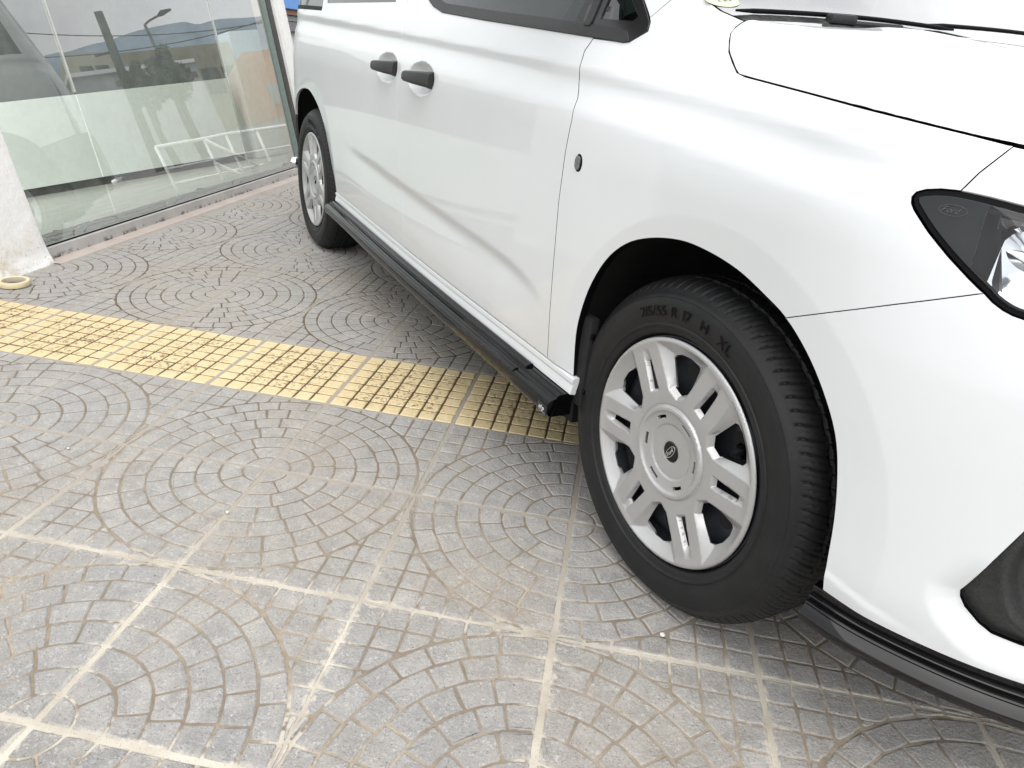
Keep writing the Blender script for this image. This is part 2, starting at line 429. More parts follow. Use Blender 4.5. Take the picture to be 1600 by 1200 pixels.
def region(nt,sx,x0,x1,y0,y1,soft):
    def r(v,a,b): return math_(nt,'MULTIPLY',math_(nt,'MULTIPLY',math_(nt,'SUBTRACT',v,a),1/soft,clamp=True),math_(nt,'MULTIPLY',math_(nt,'SUBTRACT',b,v),1/soft,clamp=True))
    return math_(nt,'MULTIPLY',r(sx.outputs[0],x0,x1),r(sx.outputs[1],y0,y1))
def stone_mat(name,yellow=False):
    m,nt,p=newmat(name); co=objco(nt); L=nt.links.new
    at=nt.nodes.new('ShaderNodeAttribute'); at.attribute_name='tone'
    big=noise(nt,co,1.7,5,.6); mid=noise(nt,co,16,5,.65); fine=noise(nt,co,240,3,.6); fine2=noise(nt,co,420,2,.5)
    mk,sx=gridmask(nt,co,.009,.040)
    if not yellow:
        base=ramp(nt,mid,[(.30,(.26,.250,.240)),(.5,(.36,.346,.332)),(.70,(.445,.428,.402))])
        base=mix(nt,math_(nt,'MULTIPLY',at.outputs['Fac'],.8),base,(.302,.296,.290))
        # brown dirt in large patches
        base=mix(nt,math_(nt,'MULTIPLY',ramp(nt,big,[(.42,0.),(.64,1.)]),.55),base,mix(nt,mid,(.30,.255,.20),(.36,.315,.25)))
        # worn, rubbed bluish-dark patches in the foreground
        dk=math_(nt,'MULTIPLY',ramp(nt,noise(nt,co,5.5,6,.7),[(.46,0.),(.57,1.)]),region(nt,sx,-.5,1.6,-.9,.25,.45))
        base=mix(nt,math_(nt,'MULTIPLY',dk,.65),base,(.17,.178,.19))
        # sparkling light specks, dark pits
        patch=ramp(nt,noise(nt,co,26,6,.75),[(.42,.12),(.62,1.)]); base=mix(nt,math_(nt,'MULTIPLY',ramp(nt,noise(nt,co,310,4,.75),[(.55,0.),(.63,.8)]),patch),base,(.64,.63,.61))
        base=mix(nt,ramp(nt,noise(nt,co,75,6,.8),[(.56,0.),(.64,.55)]),base,(.56,.55,.54))
        base=mix(nt,ramp(nt,noise(nt,co,260,4,.7),[(.33,.8),(.41,0.)]),base,(.09,.085,.08))
        cr=math_(nt,'MULTIPLY',mk,ramp(nt,noise(nt,co,9,5,.7),[(.40,0.),(.56,1.)]))
        cr=math_(nt,'MULTIPLY',cr,math_(nt,'ADD',.18,math_(nt,'MULTIPLY',region(nt,sx,-3,3,-1.0,.62,.3),.8)))
        base=mix(nt,cr,base,(.56,.52,.45))
        p.inputs['Roughness'].default_value=.62
        L(ramp(nt,mid,[(.3,.42),(.7,.72)]),p.inputs['Roughness'])
    else:
        base=ramp(nt,mid,[(.3,(.64,.50,.27)),(.7,(.72,.60,.37))])
        base=mix(nt,math_(nt,'MULTIPLY',at.outputs['Fac'],.35),base,(.74,.62,.38))
        spn=math_(nt,'MULTIPLY',ramp(nt,noise(nt,co,70,5,.75),[(.53,0.),(.58,1.)]),ramp(nt,noise(nt,co,7,4,.6),[(.36,.15),(.55,1.)]))
        # bare patches where the paint has worn off in the middle of each tile
        fx=math_(nt,'ABSOLUTE',math_(nt,'SUBTRACT',math_(nt,'FRACT',math_(nt,'ADD',math_(nt,'DIVIDE',sx.outputs[0],TS),100.0)),.5))
        fy=math_(nt,'ABSOLUTE',math_(nt,'SUBTRACT',math_(nt,'FRACT',math_(nt,'ADD',math_(nt,'DIVIDE',sx.outputs[1],TS),100.0)),.5))
        inn=math_(nt,'MULTIPLY',math_(nt,'SUBTRACT',.47,math_(nt,'MAXIMUM',fx,fy)),6.0,clamp=True)
        base=mix(nt,math_(nt,'MULTIPLY',spn,inn),base,(.20,.14,.07))
        p.inputs['Roughness'].default_value=.6
    L(base,p.inputs['Base Color'])
    b=bump(nt,noise(nt,co,60,6,.75),.8,.006,None); bump(nt,fine,.6,.002,p,b)
    return m
def base_mat():
    m,nt,p=newmat('joint_sand'); co=objco(nt); mk,sx=gridmask(nt,co,.010,.012)
    big=noise(nt,co,3.1,5,.6); mid=noise(nt,co,30,5,.7); fine=noise(nt,co,300,3,.6)
    far=math_(nt,'MULTIPLY',math_(nt,'SUBTRACT',sx.outputs[1],.5),1/1.0,clamp=True)
    near=mix(nt,ramp(nt,big,[(.42,0.),(.6,1.)]),(.23,.19,.145),(.40,.34,.26)); dk=mix(nt,mid,(.08,.06,.04),(.15,.12,.085))
    c=mix(nt,far,near,dk)
    c=mix(nt,ramp(nt,mid,[(.35,.5),(.6,0.)]),c,(.13,.10,.07))
    lt=mix(nt,region(nt,sx,-3,3,-1.0,.62,.3),(.33,.30,.255),(.54,.50,.43))
    lt=mix(nt,ramp(nt,noise(nt,co,6,4,.6),[(.35,.8),(.6,0.)]),lt,(.33,.29,.235))
    mk2,_s=gridmask(nt,co,.034,.050); c=mix(nt,math_(nt,'MULTIPLY',mk2,math_(nt,'MULTIPLY',region(nt,sx,-3,3,-1.0,.62,.3),ramp(nt,noise(nt,co,24,3,.6),[(.46,0.),(.54,.85)]))),c,(.52,.48,.41)); c=mix(nt,mk,c,lt); c=mix(nt,ramp(nt,fine,[(.60,0.),(.68,.6)]),c,(.10,.09,.08))
    # in the yellow strip the grooves are dark brown
    ys=region(nt,sx,-9,9,3*TS+.002,4*TS-.002,.004)
    c=mix(nt,math_(nt,'MULTIPLY',ys,math_(nt,'SUBTRACT',1.0,mk)),c,(.085,.055,.028))
    nt.links.new(c,p.inputs['Base Color']); p.inputs['Roughness'].default_value=.9
    bump(nt,fine,.6,.002,p); return m
def clip_half(P,n,c):
    out=[]
    for a,b in zip(P,P[1:]+P[:1]):
        da,db=a[0]*n[0]+a[1]*n[1]-c,b[0]*n[0]+b[1]*n[1]-c
        if da>=0: out.append(a)
        if (da>=0)!=(db>=0): t=da/(da-db); out.append((a[0]+(b[0]-a[0])*t,a[1]+(b[1]-a[1])*t))
    return out
def parea(P): P=np.array(P); return abs(area(P)) if len(P)>2 else 0
def fan_tile(r):
    """cobble outlines in a unit tile whose fan is centred on the corner (0,0)"""
    out=[]; rad=[0]+[k/7+r.normal(0,.0018) for k in range(1,7)]+[.985]
    for k in range(7):
        r0,r1=rad[k],rad[k+1]; rm=(r0+r1)/2; n=max(1,int(round(rm*math.pi/2/.172))) if k>0 else 1
        if k==1: n=2
        e=np.linspace(0,90,n+1); off=r.uniform(-.35,.35)*90/n if k>1 else 0
        e=[0]+sorted(float(v+off+r.normal(0,.07)*90/n) for v in (e[1:-1] if abs(off)<.01 or True else e))+[90]
        for a0,a1 in zip(e[:-1],e[1:]):
            if (a1-a0)*math.pi/180*rm<.035: continue
            m=max(2,int((a1-a0)/7)+1); A=np.radians(np.linspace(a0,a1,m))
            P=[(r1*math.cos(t),r1*math.sin(t)) for t in A]+([(r0*math.cos(t),r0*math.sin(t)) for t in A[::-1]] if r0>0 else [(0,0)])
            out.append(P)
    for i in range(7):
        for j in range(7):
            x0,x1,y0,y1=i/7,(i+1)/7,j/7,(j+1)/7
            if math.hypot(x1,y1)<.99: continue
            P=[(x0,y0),(x1,y0),(x1,y1),(x0,y1)]
            for dlt in (-.06,.06,0):
                t=math.atan2((y0+y1)/2,(x0+x1)/2)+dlt
                P=clip_half(P,(math.cos(t),math.sin(t)),.985 if dlt==0 else .983)
                if len(P)<3: break
            if len(P)>2 and parea(P)>.0011: out.append(P)
    return out
def sq_tile(r):
    out=[]; ex=[k/7+(r.normal(0,.004) if 0<k<7 else 0) for k in range(8)]; ey=[k/7+(r.normal(0,.004) if 0<k<7 else 0) for k in range(8)]
    for i in range(7):
        for j in range(7): out.append([(ex[i],ey[j]),(ex[i+1],ey[j]),(ex[i+1],ey[j+1]),(ex[i],ey[j+1])])
    return out
def offset_poly(P,g):
    P=np.array(P,float)
    if area(P)<0: P=P[::-1]
    e=np.roll(P,-1,0)-P; l=np.hypot(e[:,0],e[:,1]); k=l>1e-6; P=P[k]; e=np.roll(P,-1,0)-P; l=np.hypot(e[:,0],e[:,1])+1e-12
    n=np.stack([-e[:,1],e[:,0]],1)/l[:,None]; n0=np.roll(n,1,0); b=n+n0; bl=np.maximum((b*b).sum(1),.6); return P+b*(2*g/bl)[:,None] if False else P+b*(g*2/bl)[:,None]
class Stones:
    def __init__(s): s.v=[]; s.f=[]; s.t=[]
    def add(s,P,r,gap,h,tile=.5):
        Q=offset_poly(P,gap)
        if len(Q)<3 or area(Q)<.00004: return
        # soften the corners a little and roughen the outline
        R=[]
        for a,b in zip(Q,np.roll(Q,-1,0)):
            d=np.hypot(*(b-a))
            if d>.018: R+=[a+(b-a)*(.0022/d),a+(b-a)*.5+r.normal(0,.0006,2),b-(b-a)*(.0022/d)]
            else: R+=[(a+b)/2]
        Q=np.array(R)+r.normal(0,.00035,(len(R),2)); n=len(Q); c=Q.mean(0)
        hh=h*r.uniform(.8,1.1); tl=r.normal(0,.006,2); b0=len(s.v)
        def zz(q,k): return k+float((q-c)@tl)
        I1=offset_poly(Q,.0012); I2=offset_poly(Q,.0036)
        if len(I1)!=n or len(I2)!=n or area(I2)<.00004: I1=c+(Q-c)*.96; I2=c+(Q-c)*.88
        s.v+=[(q[0],q[1],-.001) for q in Q]+[(q[0],q[1],zz(q,hh*.62)) for q in I1]+[(q[0],q[1],zz(q,hh)) for q in I2]
        for k in range(2):
            for i in range(n): s.f.append((b0+k*n+i,b0+k*n+(i+1)%n,b0+(k+1)*n+(i+1)%n,b0+(k+1)*n+i))
        s.f.append(tuple(range(b0+2*n,b0+3*n))); s.t+=[.45*tile+.55*r.random()]*(3*n)
    def build(s,name,mat):
        o=mesh(name,s.v,s.f,mat,None,True); o.data.polygons.foreach_set('use_smooth',[len(f)<=4 for f in s.f]); at=o.data.attributes.new('tone','FLOAT','POINT'); at.data.foreach_set('value',s.t); o.matrix_world=GM; return o
grey=Stones(); yel=Stones(); r=np.random.default_rng(11)
Ri=np.array(RW)
def visible(i,j):
    # keep the tiles near the viewpoint and its surroundings that the van does not stand on deeply
    c=GM@Vector(((i+.5)*TS,(j+.5)*TS,0))
    if c.y>1.1 or c.x<-7.2 or c.x>2.4 or c.y<-2.9: return False
    d=np.array([c.x-CAMP[0],c.y-CAMP[1],-CAMP[2]])@Ri
    if d[1]<-.1: return False
    if abs(d[0])>.95*max(d[1],0)+.9: return False
    wl=(Vector((c.x,c.y,0))-Vector((-2.61488,-1.15083,0))).dot(Vector((.5865,.80995,0)))
    return wl>-.30
NT=0
for i in range(-22,14):
    for j in range(-8,24):
        if not visible(i,j): continue
        NT+=1
        jit=r.normal(0,.0012,2); gap=.0017; tt_=r.random()
        if j==3:
            for P in sq_tile(r): yel.add([((i+x)*TS*1+jit[0]*0+(.5-x)*.006,(j+y)*TS+(.5-y)*.004) for x,y in P],r,.0026,.0026,tt_)
            continue
        cj=0 if j in(-1,0) else 2 if j in (1,2) else None
        if cj is None:
            cj=(j if j%2 else j+1) if j>3 else (j if j%2==0 else j+1)
        ci=i if i%2==0 else i+1
        fx=1 if ci==i else -1; fy=1 if cj==j else -1
        for P in fan_tile(r):
            Q=[((ci+fx*x)*TS+fx*(.5-x)*.0055+jit[0],(cj+fy*y)*TS+fy*(.5-y)*.0055+jit[1]) for x,y in P]
            grey.add(Q,r,gap,.0015 if j>3 else .0019,tt_)
print('tiles',NT,'verts',len(grey.v))
g=grey.build('fan_paving',stone_mat('grey_cobble')); tag(g,kind='structure'); yy=yel.build('yellow_paving_strip',stone_mat('yellow_cobble',True)); tag(yy,kind='structure')
# bedding under the cobbles, a sheet in the same frame
_gi=GM.inverted(); _a=_gi@Vector((-2.61488-.02,-1.15083-.02,0)); _b=_gi@Vector((-4.70588,.36331,0)); _dd=_b-_a
bedp=[(-9,-4),(7,-4),(7,9.2),(-9,9.2)]; _n=_gi.to_3x3()@Vector((.5865,.80995,0)); bedp=clip_half(bedp,(_n.x,_n.y),_n.x*_a.x+_n.y*_a.y-.01)
mb=MB(); mb.v=[(x,y,0) for x,y in bedp]; mb.f=[tuple(range(len(bedp)))]
o=mb.build('paving_bed',base_mat()); o.matrix_world=GM; tag(o,kind='structure')
# wide ground: level near the van, rising gently beyond it
def gz(x,y):
    d=(x+2.6)*math.cos(math.radians(118))+(y+1.15)*math.sin(math.radians(118)); wl=(x+2.615)*.5865+(y+1.151)*.80995; return (.10*max(0,d-6) if d<900 else 89.4)-max(0,min(1,-(wl+.35)*4))*(.6-.22*min(0,wl))
xs=np.concatenate([-np.geomspace(1200,10,30),np.linspace(-9.5,6,60),np.geomspace(8,900,20)]); ysg=np.concatenate([-np.geomspace(600,8,20),np.linspace(-7,8,60),np.geomspace(9,1500,40)])
G=np.array([[(x,y,gz(x,y)-.006) for y in ysg] for x in xs]); mb=MB(); mb.grid(G)
o=mb.build('ground',simple('asphalt',(.16,.16,.155),.9,ns=1.5,namp=.25,bs=60,bd=.004),None,True); fixn(o); tag(o,kind='structure')
# roll of masking tape by the pillar and a few pebbles
tp=MB(); G=[]
for k in range(64):
    t=2*math.pi*k/64; G.append([(r_*math.cos(t),r_*math.sin(t),z_) for r_,z_ in ((.0415,.001),(.052,.001),(.0530,.003),(.0530,.019),(.052,.0205),(.0415,.0205),(.040,.019),(.040,.003))])
G=np.array(G).transpose(1,0,2); G=np.concatenate([G,G[:1]],0); tp.grid(G,closed=True)
tape=empty('masking_tape_roll',(-2.305,-1.247,.004),'cream roll of masking tape lying flat beside the white pillar','tape')
o=tp.build('tape',simple('masking_tape',(.66,.58,.38),.6,ns=60,namp=.06),tape,True); fixn(o); o.data.set_sharp_from_angle(angle=math.radians(50))
G=np.array([[(r_*math.cos(t),r_*math.sin(t),z_) for t in np.linspace(0,2*math.pi,49)[:-1]] for r_,z_ in ((.0400,.0012),(.0400,.0200),(.0380,.0206),(.0378,.0012))]); mb=MB(); mb.grid(G,closed=True); mb.build('cardboard_core',simple('cardboard',(.36,.32,.25),.8,ns=40),tape,True)
tape.rotation_euler=(0,0,.4)
def pebble(x,y,s,label,sd,col='pebble_white'):
    bm=bmesh.new(); bmesh.ops.create_icosphere(bm,subdivisions=2,radius=s); rr=random.Random(sd)
    for v in bm.verts: v.co*=rr.uniform(.72,1.1); v.co.z*=.6
    me=bpy.data.meshes.new('pebble'); bm.to_mesh(me); bm.free()
    for p_ in me.polygons: p_.use_smooth=True
    o=link('pebble',me,PEB); o.location=(x,y,.004+s*.4); tag(o,label,'pebble','white pebbles on the paving')
PEB=simple('pebble_white',(.62,.60,.56),.6,ns=90,namp=.15)

pebble(-.942,-1.044,.004,'tiny white pebble on the fan paving below the yellow strip, far left',1)
pebble(-.543,-.732,.0045,'white pebble in the joint of the fan paving, nearest the middle of the photo',2)
pebble(.136,-.043,.006,'white pebble on the paving just left of the foot of the front tyre',3)
# ------------------------------------------------------------------ glazed showroom, leaning back; local axes: u along the wall, v up, w outwards
AL=Vector((-0.80994925,0.58649997,0)); UP=Vector((-0.12594226,-0.17392472,0.97667228)); NO=Vector((0.57281826,0.79105498,0.21473533)); P0=Vector((-2.61487962,-1.15082593,0))
# local frame x=u, y=-w (into the room), z=v   (right handed)
SM=Matrix([[AL[i],-NO[i],UP[i],P0[i]] for i in range(3)]+[[0,0,0,1]])
def setM(o): o.matrix_world=SM@o.matrix_world if o.parent is None else o.matrix_world
def top(name,label,cat): e=empty(name,(0,0,0),label,cat); e.matrix_world=SM; return e
m,nt,p=newmat('old_aluminium'); co=objco(nt)
sx=nt.nodes.new('ShaderNodeSeparateXYZ'); nt.links.new(co,sx.inputs[0])
b0=ramp(nt,noise(nt,co,9,5,.6),[(.3,(.36,.345,.33)),(.7,(.46,.445,.43))])
low=math_(nt,'MULTIPLY',math_(nt,'SUBTRACT',.030,sx.outputs[2]),50,clamp=True)
dr=math_(nt,'MULTIPLY',ramp(nt,noise(nt,co,22,6,.75),[(.50,0.),(.57,1.)]),low)
nt.links.new(mix(nt,dr,b0,(.07,.07,.065)),p.inputs['Base Color']); p.inputs['Roughness'].default_value=.5; bump(nt,noise(nt,co,80,4),.3,.001,p); M['oldalu']=m
win=top('shop_window','large shop window with grey metal sill, seen left of the van','shop window')
mb=MB()
prof=[(.0,.0),(.0,.052),(.004,.056),(.012,.0575),(.012,.0625),(.040,.0625),(.040,.0)]    # (into room, up)
V=[]; 
for u in (0.0,2.70): V+= [(u,a,b) for a,b in prof]
n=len(prof); mb.add(V,[(i,(i+1)%n,(i+1)%n+n,i+n) for i in range(n)]+[tuple(range(n)),tuple(range(n,2*n))[::-1]])
f=mb.build('sill_frame',M['oldalu'],win); fixn(f); 
mb=MB(); mb.box((0,.0102,.0580),(2.70,.0125,.0640)); mb.build('seal',M['seal_and_gap'],win)
mb=MB(); mb.box((0,-.0030,-.01),(2.85,.0,.004)); mb.build('foot_gap',M['void'],win)
mg=glassmat('shop_glass',(.84,.90,.86),.05,ior=1.55,dirt_haze=.13,fm=2.8)  # strong veil makes the pane look milky, as haze in its colour
for a,b in ((.004,.524),(.532,1.925),(1.933,2.655)):
    mb=MB(); mb.v=[(a,.020,.060),(b,.020,.060),(b,.020,2.6),(a,.020,2.6)]; mb.f=[(0,1,2,3)]; mb.build('glass_pane',mg,win)
jw=simple('joint_silicone',(.62,.63,.60),.35,ns=20)
for a in (.524,1.925):
    mb=MB(); mb.box((a,.016,.655 if a<1 else .720),(a+.008,.030,2.6)); mb.build('glass_fin',jw,win,bevel=.001)
mb=MB(); mb.box((2.655,-.004,.0),(2.672,.030,2.6)); mb.build('glass_edge',simple('edge_green',(.20,.25,.23),.2,ns=20),win)
mb=MB(); mb.box((2.672,-.010,.0),(2.745,.045,2.6)); mb.build('dark_post',simple('bronze_frame',(.045,.043,.038),.45,ns=30,namp=.3),win,bevel=.003)
m,nt,p=newmat('old_white_plaster'); co=objco(nt); sx=nt.nodes.new('ShaderNodeSeparateXYZ'); nt.links.new(co,sx.inputs[0])
b0=ramp(nt,noise(nt,co,5,5,.6),[(.3,(.79,.785,.765)),(.7,(.84,.84,.83))])
lowf=math_(nt,'MULTIPLY',math_(nt,'SUBTRACT',.20,sx.outputs[2]),6,clamp=True)
st=math_(nt,'MULTIPLY',ramp(nt,noise(nt,co,11,6,.75),[(.48,0.),(.62,1.)]),lowf)
c=mix(nt,math_(nt,'MULTIPLY',st,.7),b0,(.52,.45,.32)); bl=math_(nt,'MULTIPLY',ramp(nt,noise(nt,co,60,5,.8),[(.62,0.),(.66,1.)]),math_(nt,'MULTIPLY',math_(nt,'SUBTRACT',.26,sx.outputs[2]),5,clamp=True))
c=mix(nt,bl,c,(.09,.07,.05)); nt.links.new(c,p.inputs['Base Color']); p.inputs['Roughness'].default_value=.75
bb=bump(nt,noise(nt,co,12,5,.6),.6,.012,None); bump(nt,noise(nt,co,90,4,.7),.5,.002,p,bb); M['plaster']=m
wp=top('white_post','white painted steel post at the right end of the shop window','post')
mb=MB(); mb.box((2.745,-.030,.0),(2.800,.06,2.6)); mb.build('post_flange',M['plaster'],wp,bevel=.004)
mb=MB(); mb.box((2.80,-.055,.0),(2.872,.05,2.6)); mb.build('post_shaft',M['plaster'],wp,bevel=.006)
# marble strip in front of the frame
m,nt,p=newmat('pale_marble'); co=objco(nt)
nt.links.new(ramp(nt,noise(nt,co,6,6,.6),[(.3,(.40,.34,.30)),(.7,(.50,.44,.40))]),p.inputs['Base Color']); p.inputs['Roughness'].default_value=.4
mb=MB(); W=Vector((NO.x,NO.y,0)).normalized()
A=P0+AL*(-.012); B=P0+AL*4.8
V=[A+W*.0+Vector((0,0,.0012)),B+Vector((0,0,.0012)),B+W*.066,A+W*.066]
mb.v=[(*(A+W*-.02).to_2d(),.006),(*(B+W*-.02).to_2d(),.006),(*(B+W*.066).to_2d(),.006),(*(A+W*.066).to_2d(),.006),(*(A+W*.069).to_2d(),.0),(*(B+W*.069).to_2d(),.0)]
mb.f=[(0,1,2,3),(3,2,5,4)]
o=mb.build('marble_kerb',m); fixn(o); tag(o,kind='structure')
# pillar with a lumpy plastered foot; local frame
G=[]; r=np.random.default_rng(3)
def pil_section(v):
    fl=.010*math.exp(-v/.025)+.006*math.exp(-v/.12)
    pts=[]
    x1,x0,y0,y1=.0+fl*.4,-.75,-.020-fl,.12
    cor=.012
    nx=26
    for k in range(nx): pts.append((x0+(x1-cor-x0)*k/(nx-1),y0))
    for t in np.linspace(-90,0,6)[1:]: pts.append((x1-cor+cor*math.cos(math.radians(t)),y0+cor+cor*math.sin(math.radians(t))))
    for k in range(1,8): pts.append((x1,y0+cor+(y1-y0-cor)*k/7))
    pts.append((x0,y1)); return pts
for v in [-.06,-.02,0,.008,.016,.026,.038,.052,.07,.09,.12,.16,.22,.3,.4,.6,.9,1.4,2.6]:
    s_=pil_section(max(v,0)); amp=.004*math.exp(-max(v,0)/.10)+.0010
    G.append([(x+r.normal(0,amp*.5),y+r.normal(0,amp*.5),v) for x,y in s_])
mb=MB(); mb.grid(np.array(G),closed=True); pl_=mb.build('white_pillar',M['plaster'],None,True); pl_.matrix_world=SM; fixn(pl_)
tag(pl_,'white painted pillar with a stained, crumbling foot, left of the shop window','pillar')
# the next pane of the shop front, left of the pillar
wl_=top('side_window','second shop window left of the white pillar','shop window')
mb=MB(); mb.box((-4.2,.0,.0),(-.75,.040,.0625)); mb.build('sill_frame',M['oldalu'],wl_,bevel=.003)
mb=MB(); mb.v=[(-4.2,.020,.060),(-.75,.020,.060),(-.75,.020,2.6),(-4.2,.020,2.6)]; mb.f=[(0,1,2,3)]; mb.build('glass_pane',mg,wl_)
# room behind the glass
def room(name,a,b,mat,label=None,cat=None,kind=None,bev=0):
    mb=MB(); mb.box(a,b); o=mb.build(name,mat,None,bevel=bev); o.matrix_world=SM; tag(o,label,cat,None,kind); return o
m,nt,p=newmat('showroom_tile'); co=objco(nt)
mp=nt.nodes.new('ShaderNodeMapping'); mp.inputs['Scale'].default_value=(1,5,1); mp.inputs['Rotation'].default_value=(0,0,-.7); nt.links.new(co,mp.inputs[0])
nt.links.new(ramp(nt,noise(nt,mp.outputs[0],1.6,5,.6),[(.3,(.36,.37,.32)),(.7,(.50,.51,.46))]),p.inputs['Base Color']); p.inputs['Roughness'].default_value=.22
room('showroom_floor',(-6,.045,-.02),(9,9,.038),m,kind='structure')
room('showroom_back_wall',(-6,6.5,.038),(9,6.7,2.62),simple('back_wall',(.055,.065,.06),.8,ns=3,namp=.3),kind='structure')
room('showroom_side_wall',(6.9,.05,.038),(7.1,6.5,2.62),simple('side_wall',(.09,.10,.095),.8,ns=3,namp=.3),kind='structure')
# low white wall on a dark plinth, set at an angle
lw=top('low_partition_wall','low white partition wall on a dark plinth inside the showroom','wall')
A=Vector((2.854,2.61)); dr=Vector((.7673,-.6413)); nn=Vector((.6413,.7673))
mwall=simple('partition_white',(.78,.82,.79),.7,ns=3,namp=.05)
def wallbox(a0,a1,t0,t1,v0,v1,top1=None):
    q=[A+dr*a0+nn*t0,A+dr*a1+nn*t0,A+dr*a1+nn*t1,A+dr*a0+nn*t1]; v2=top1 or v1
    V=[(c.x,c.y,v0) for c in q]+[(q[0].x,q[0].y,v1),(q[1].x,q[1].y,v2),(q[2].x,q[2].y,v2),(q[3].x,q[3].y,v1)]
    mb=MB(); mb.add(V,[(0,3,2,1),(4,5,6,7),(0,1,5,4),(1,2,6,5),(2,3,7,6),(3,0,4,7)]); return mb
wallbox(-2.6,1.98,0,.22,.105,.775,.80).build('wall_face',mwall,lw)
wallbox(-2.6,1.98,.03,.2,.038,.105).build('plinth',simple('plinth_dark',(.045,.045,.04),.6,ns=20),lw)
cb=top('white_column','white square column inside the showroom, right of the low wall','column')
wallbox(2.09,2.44,-.05,.30,.04,1.195).build('column_shaft',simple('column_white',(.68,.70,.67),.7,ns=3),cb,bevel=.01)
# next building to the right: beige wall, grey beam, blue and brown sign box
nb=top('neighbouring_wall','beige wall with a grey beam, in the gap between white post and van','wall')
mb=MB(); mb.box((2.88,.06,.0),(9,.2,3.6)); mb.build('wall_face',simple('beige_wall',(.55,.50,.42),.8,ns=8),nb)
mb=MB(); mb.box((2.88,.02,.995),(9,.055,1.06)); mb.build('beam',simple('beam_grey',(.17,.17,.19),.6,ns=8),nb)
mb=MB(); mb.box((2.88,.015,1.063),(9,.055,1.10)); mb.build('lintel_band',simple('lintel_green_grey',(.19,.22,.20),.6,ns=8),nb)  # green-grey strip between beam and sign
sg=top('shop_sign','blue and brown sign box above the grey beam, beside the van window','sign')
mb=MB(); mb.box((2.88,.0,1.103),(6,.055,1.16)); mb.build('lower_panel',simple('sign_brown',(.20,.09,.04),.5,ns=8),sg)
mb=MB(); mb.box((2.92,-.02,1.14),(6,-.002,2.3)); mb.build('front_panel',simple('sign_blue',(.09,.26,.62),.4,ns=8),sg)
# ------------------------------------------------------------------ across the street: what the glass reflects
def rp(az,x0,y0,d,z): a=math.radians(az); return Vector((x0+d*math.cos(a),y0+d*math.sin(a),z))
X0=(-3.9,-.5)
def gzz(p): return gz(p.x,p.y)
# hills
RIDGE=[(400,560,118),(150,640,150),(-60,660,140),(-198.6,654.2,150.4),(-216.1,649.1,149.3),(-234.5,642.9,149.6),(-247.9,638.3,148.5),(-269.5,629.6,149.7),(-285.9,622.7,149.5),(-301.7,616.1,147.1),(-311.7,612.5,141.8),(-325.6,605.9,140.3),(-343.7,597.3,136.4),(-366.4,585.4,131.8),(-440,560,118),(-620,500,100),(-800,300,90)]
RG=np.array(crs(RIDGE,12)); G=[]; r=np.random.default_rng(5)
ph=[(r.uniform(.02,.12),r.uniform(0,6.28)) for _ in range(9)]
for row,(k,hf) in enumerate(((.62,.35),(.72,.62),(.82,.84),(.92,.93),(1.0,1.0),(1.25,1.02),(1.5,.6))):
    G.append([(p_[0]*k,p_[1]*k,(p_[2]*hf*(k if k<1 else 1) if k<1 else p_[2]*hf)+sum(math.sin(p_[0]*f_+q_+row)*1.0/(1+i_*.6) for i_,(f_,q_) in enumerate(ph))*(1.0 if row!=4 else .5)) for p_ in RG])
mb=MB(); mb.grid(np.array(G)); o=mb.build('hills',simple('hazy_hill',(.17,.23,.30),.95,ns=.012,namp=.3),None,True); fixn(o); tag(o,kind='structure')  # blue-grey base colour carries the distance haze
def boxthing(name,label,cat,A_,B_,zb,za,zt,depth,mat,win=None):
    a=Vector((*A_,0)); b=Vector((*B_,0)); d=(b-a); L_=d.length; d.normalize(); n_=Vector((-d.y,d.x,0))
    if n_.dot(a-Vector((*X0,0)))<0: n_=-n_
    t=empty(name,(a.x,a.y,0),label,cat); t.matrix_world=Matrix(((d.x,n_.x,0,a.x),(d.y,n_.y,0,a.y),(0,0,1,0),(0,0,0,1)))
    V=[(0,0,zb),(L_,0,zb),(L_,depth,zb),(0,depth,zb),(0,0,za),(L_,0,zt),(L_,depth,zt),(0,depth,za)]
    mb=MB(); mb.add(V,[(0,3,2,1),(4,5,6,7),(0,1,5,4),(1,2,6,5),(2,3,7,6),(3,0,4,7)]); mb.build('wall',mat,t)
    if win:
        h0,h1,nw,mm,u0,u1=win
        for k in range(nw):
            x0=L_*(u0+(u1-u0)*(k+.08)/nw); x1=L_*(u0+(u1-u0)*(k+.90)/nw); zz=lambda x: za+(zt-za)*x/L_
            mb=MB(); mb.add([(x0,-.06,zz(x0)-h0),(x1,-.06,zz(x1)-h0),(x1,-.01,zz(x1)-h0),(x0,-.01,zz(x0)-h0),(x0,-.06,zz(x0)-h1),(x1,-.06,zz(x1)-h1),(x1,-.01,zz(x1)-h1),(x0,-.01,zz(x0)-h1)],[(0,1,2,3),(7,6,5,4),(0,4,5,1),(1,5,6,2),(2,6,7,3),(3,7,4,0)]); mb.build('window',mm,t)
    return t,L_
boxthing('olive_warehouse','long low olive-brown warehouse across the street, reflected in the glass','building',(-23.57,54.36),(-32.15,52.03),4.5,12.8,11.4,9,simple('olive_wall',(.20,.185,.13),.9,ns=.3),(1.7,3.6,5,M['dark_glass'],.15,1))
boxthing('cream_house','small cream house across the street, reflected beside the glass fin','building',(-18.8,47.4),(-21.3,46.9),4,11.8,11.3,8,simple('cream_wall',(.40,.39,.29),.9,ns=.3),(.8,1.6,2,M['dark_glass'],.2,.9))
t,L_=boxthing('grey_shed','long pale grey shed with a row of small windows, reflected above the low wall','building',(-13.3,30.8),(-18.35,29.93),2.4,7.12,6.43,4,simple('shed_grey',(.36,.38,.39),.8,ns=.5),(.40,.62,7,simple('shed_window',(.13,.08,.08),.4,ns=1),.3,.99))
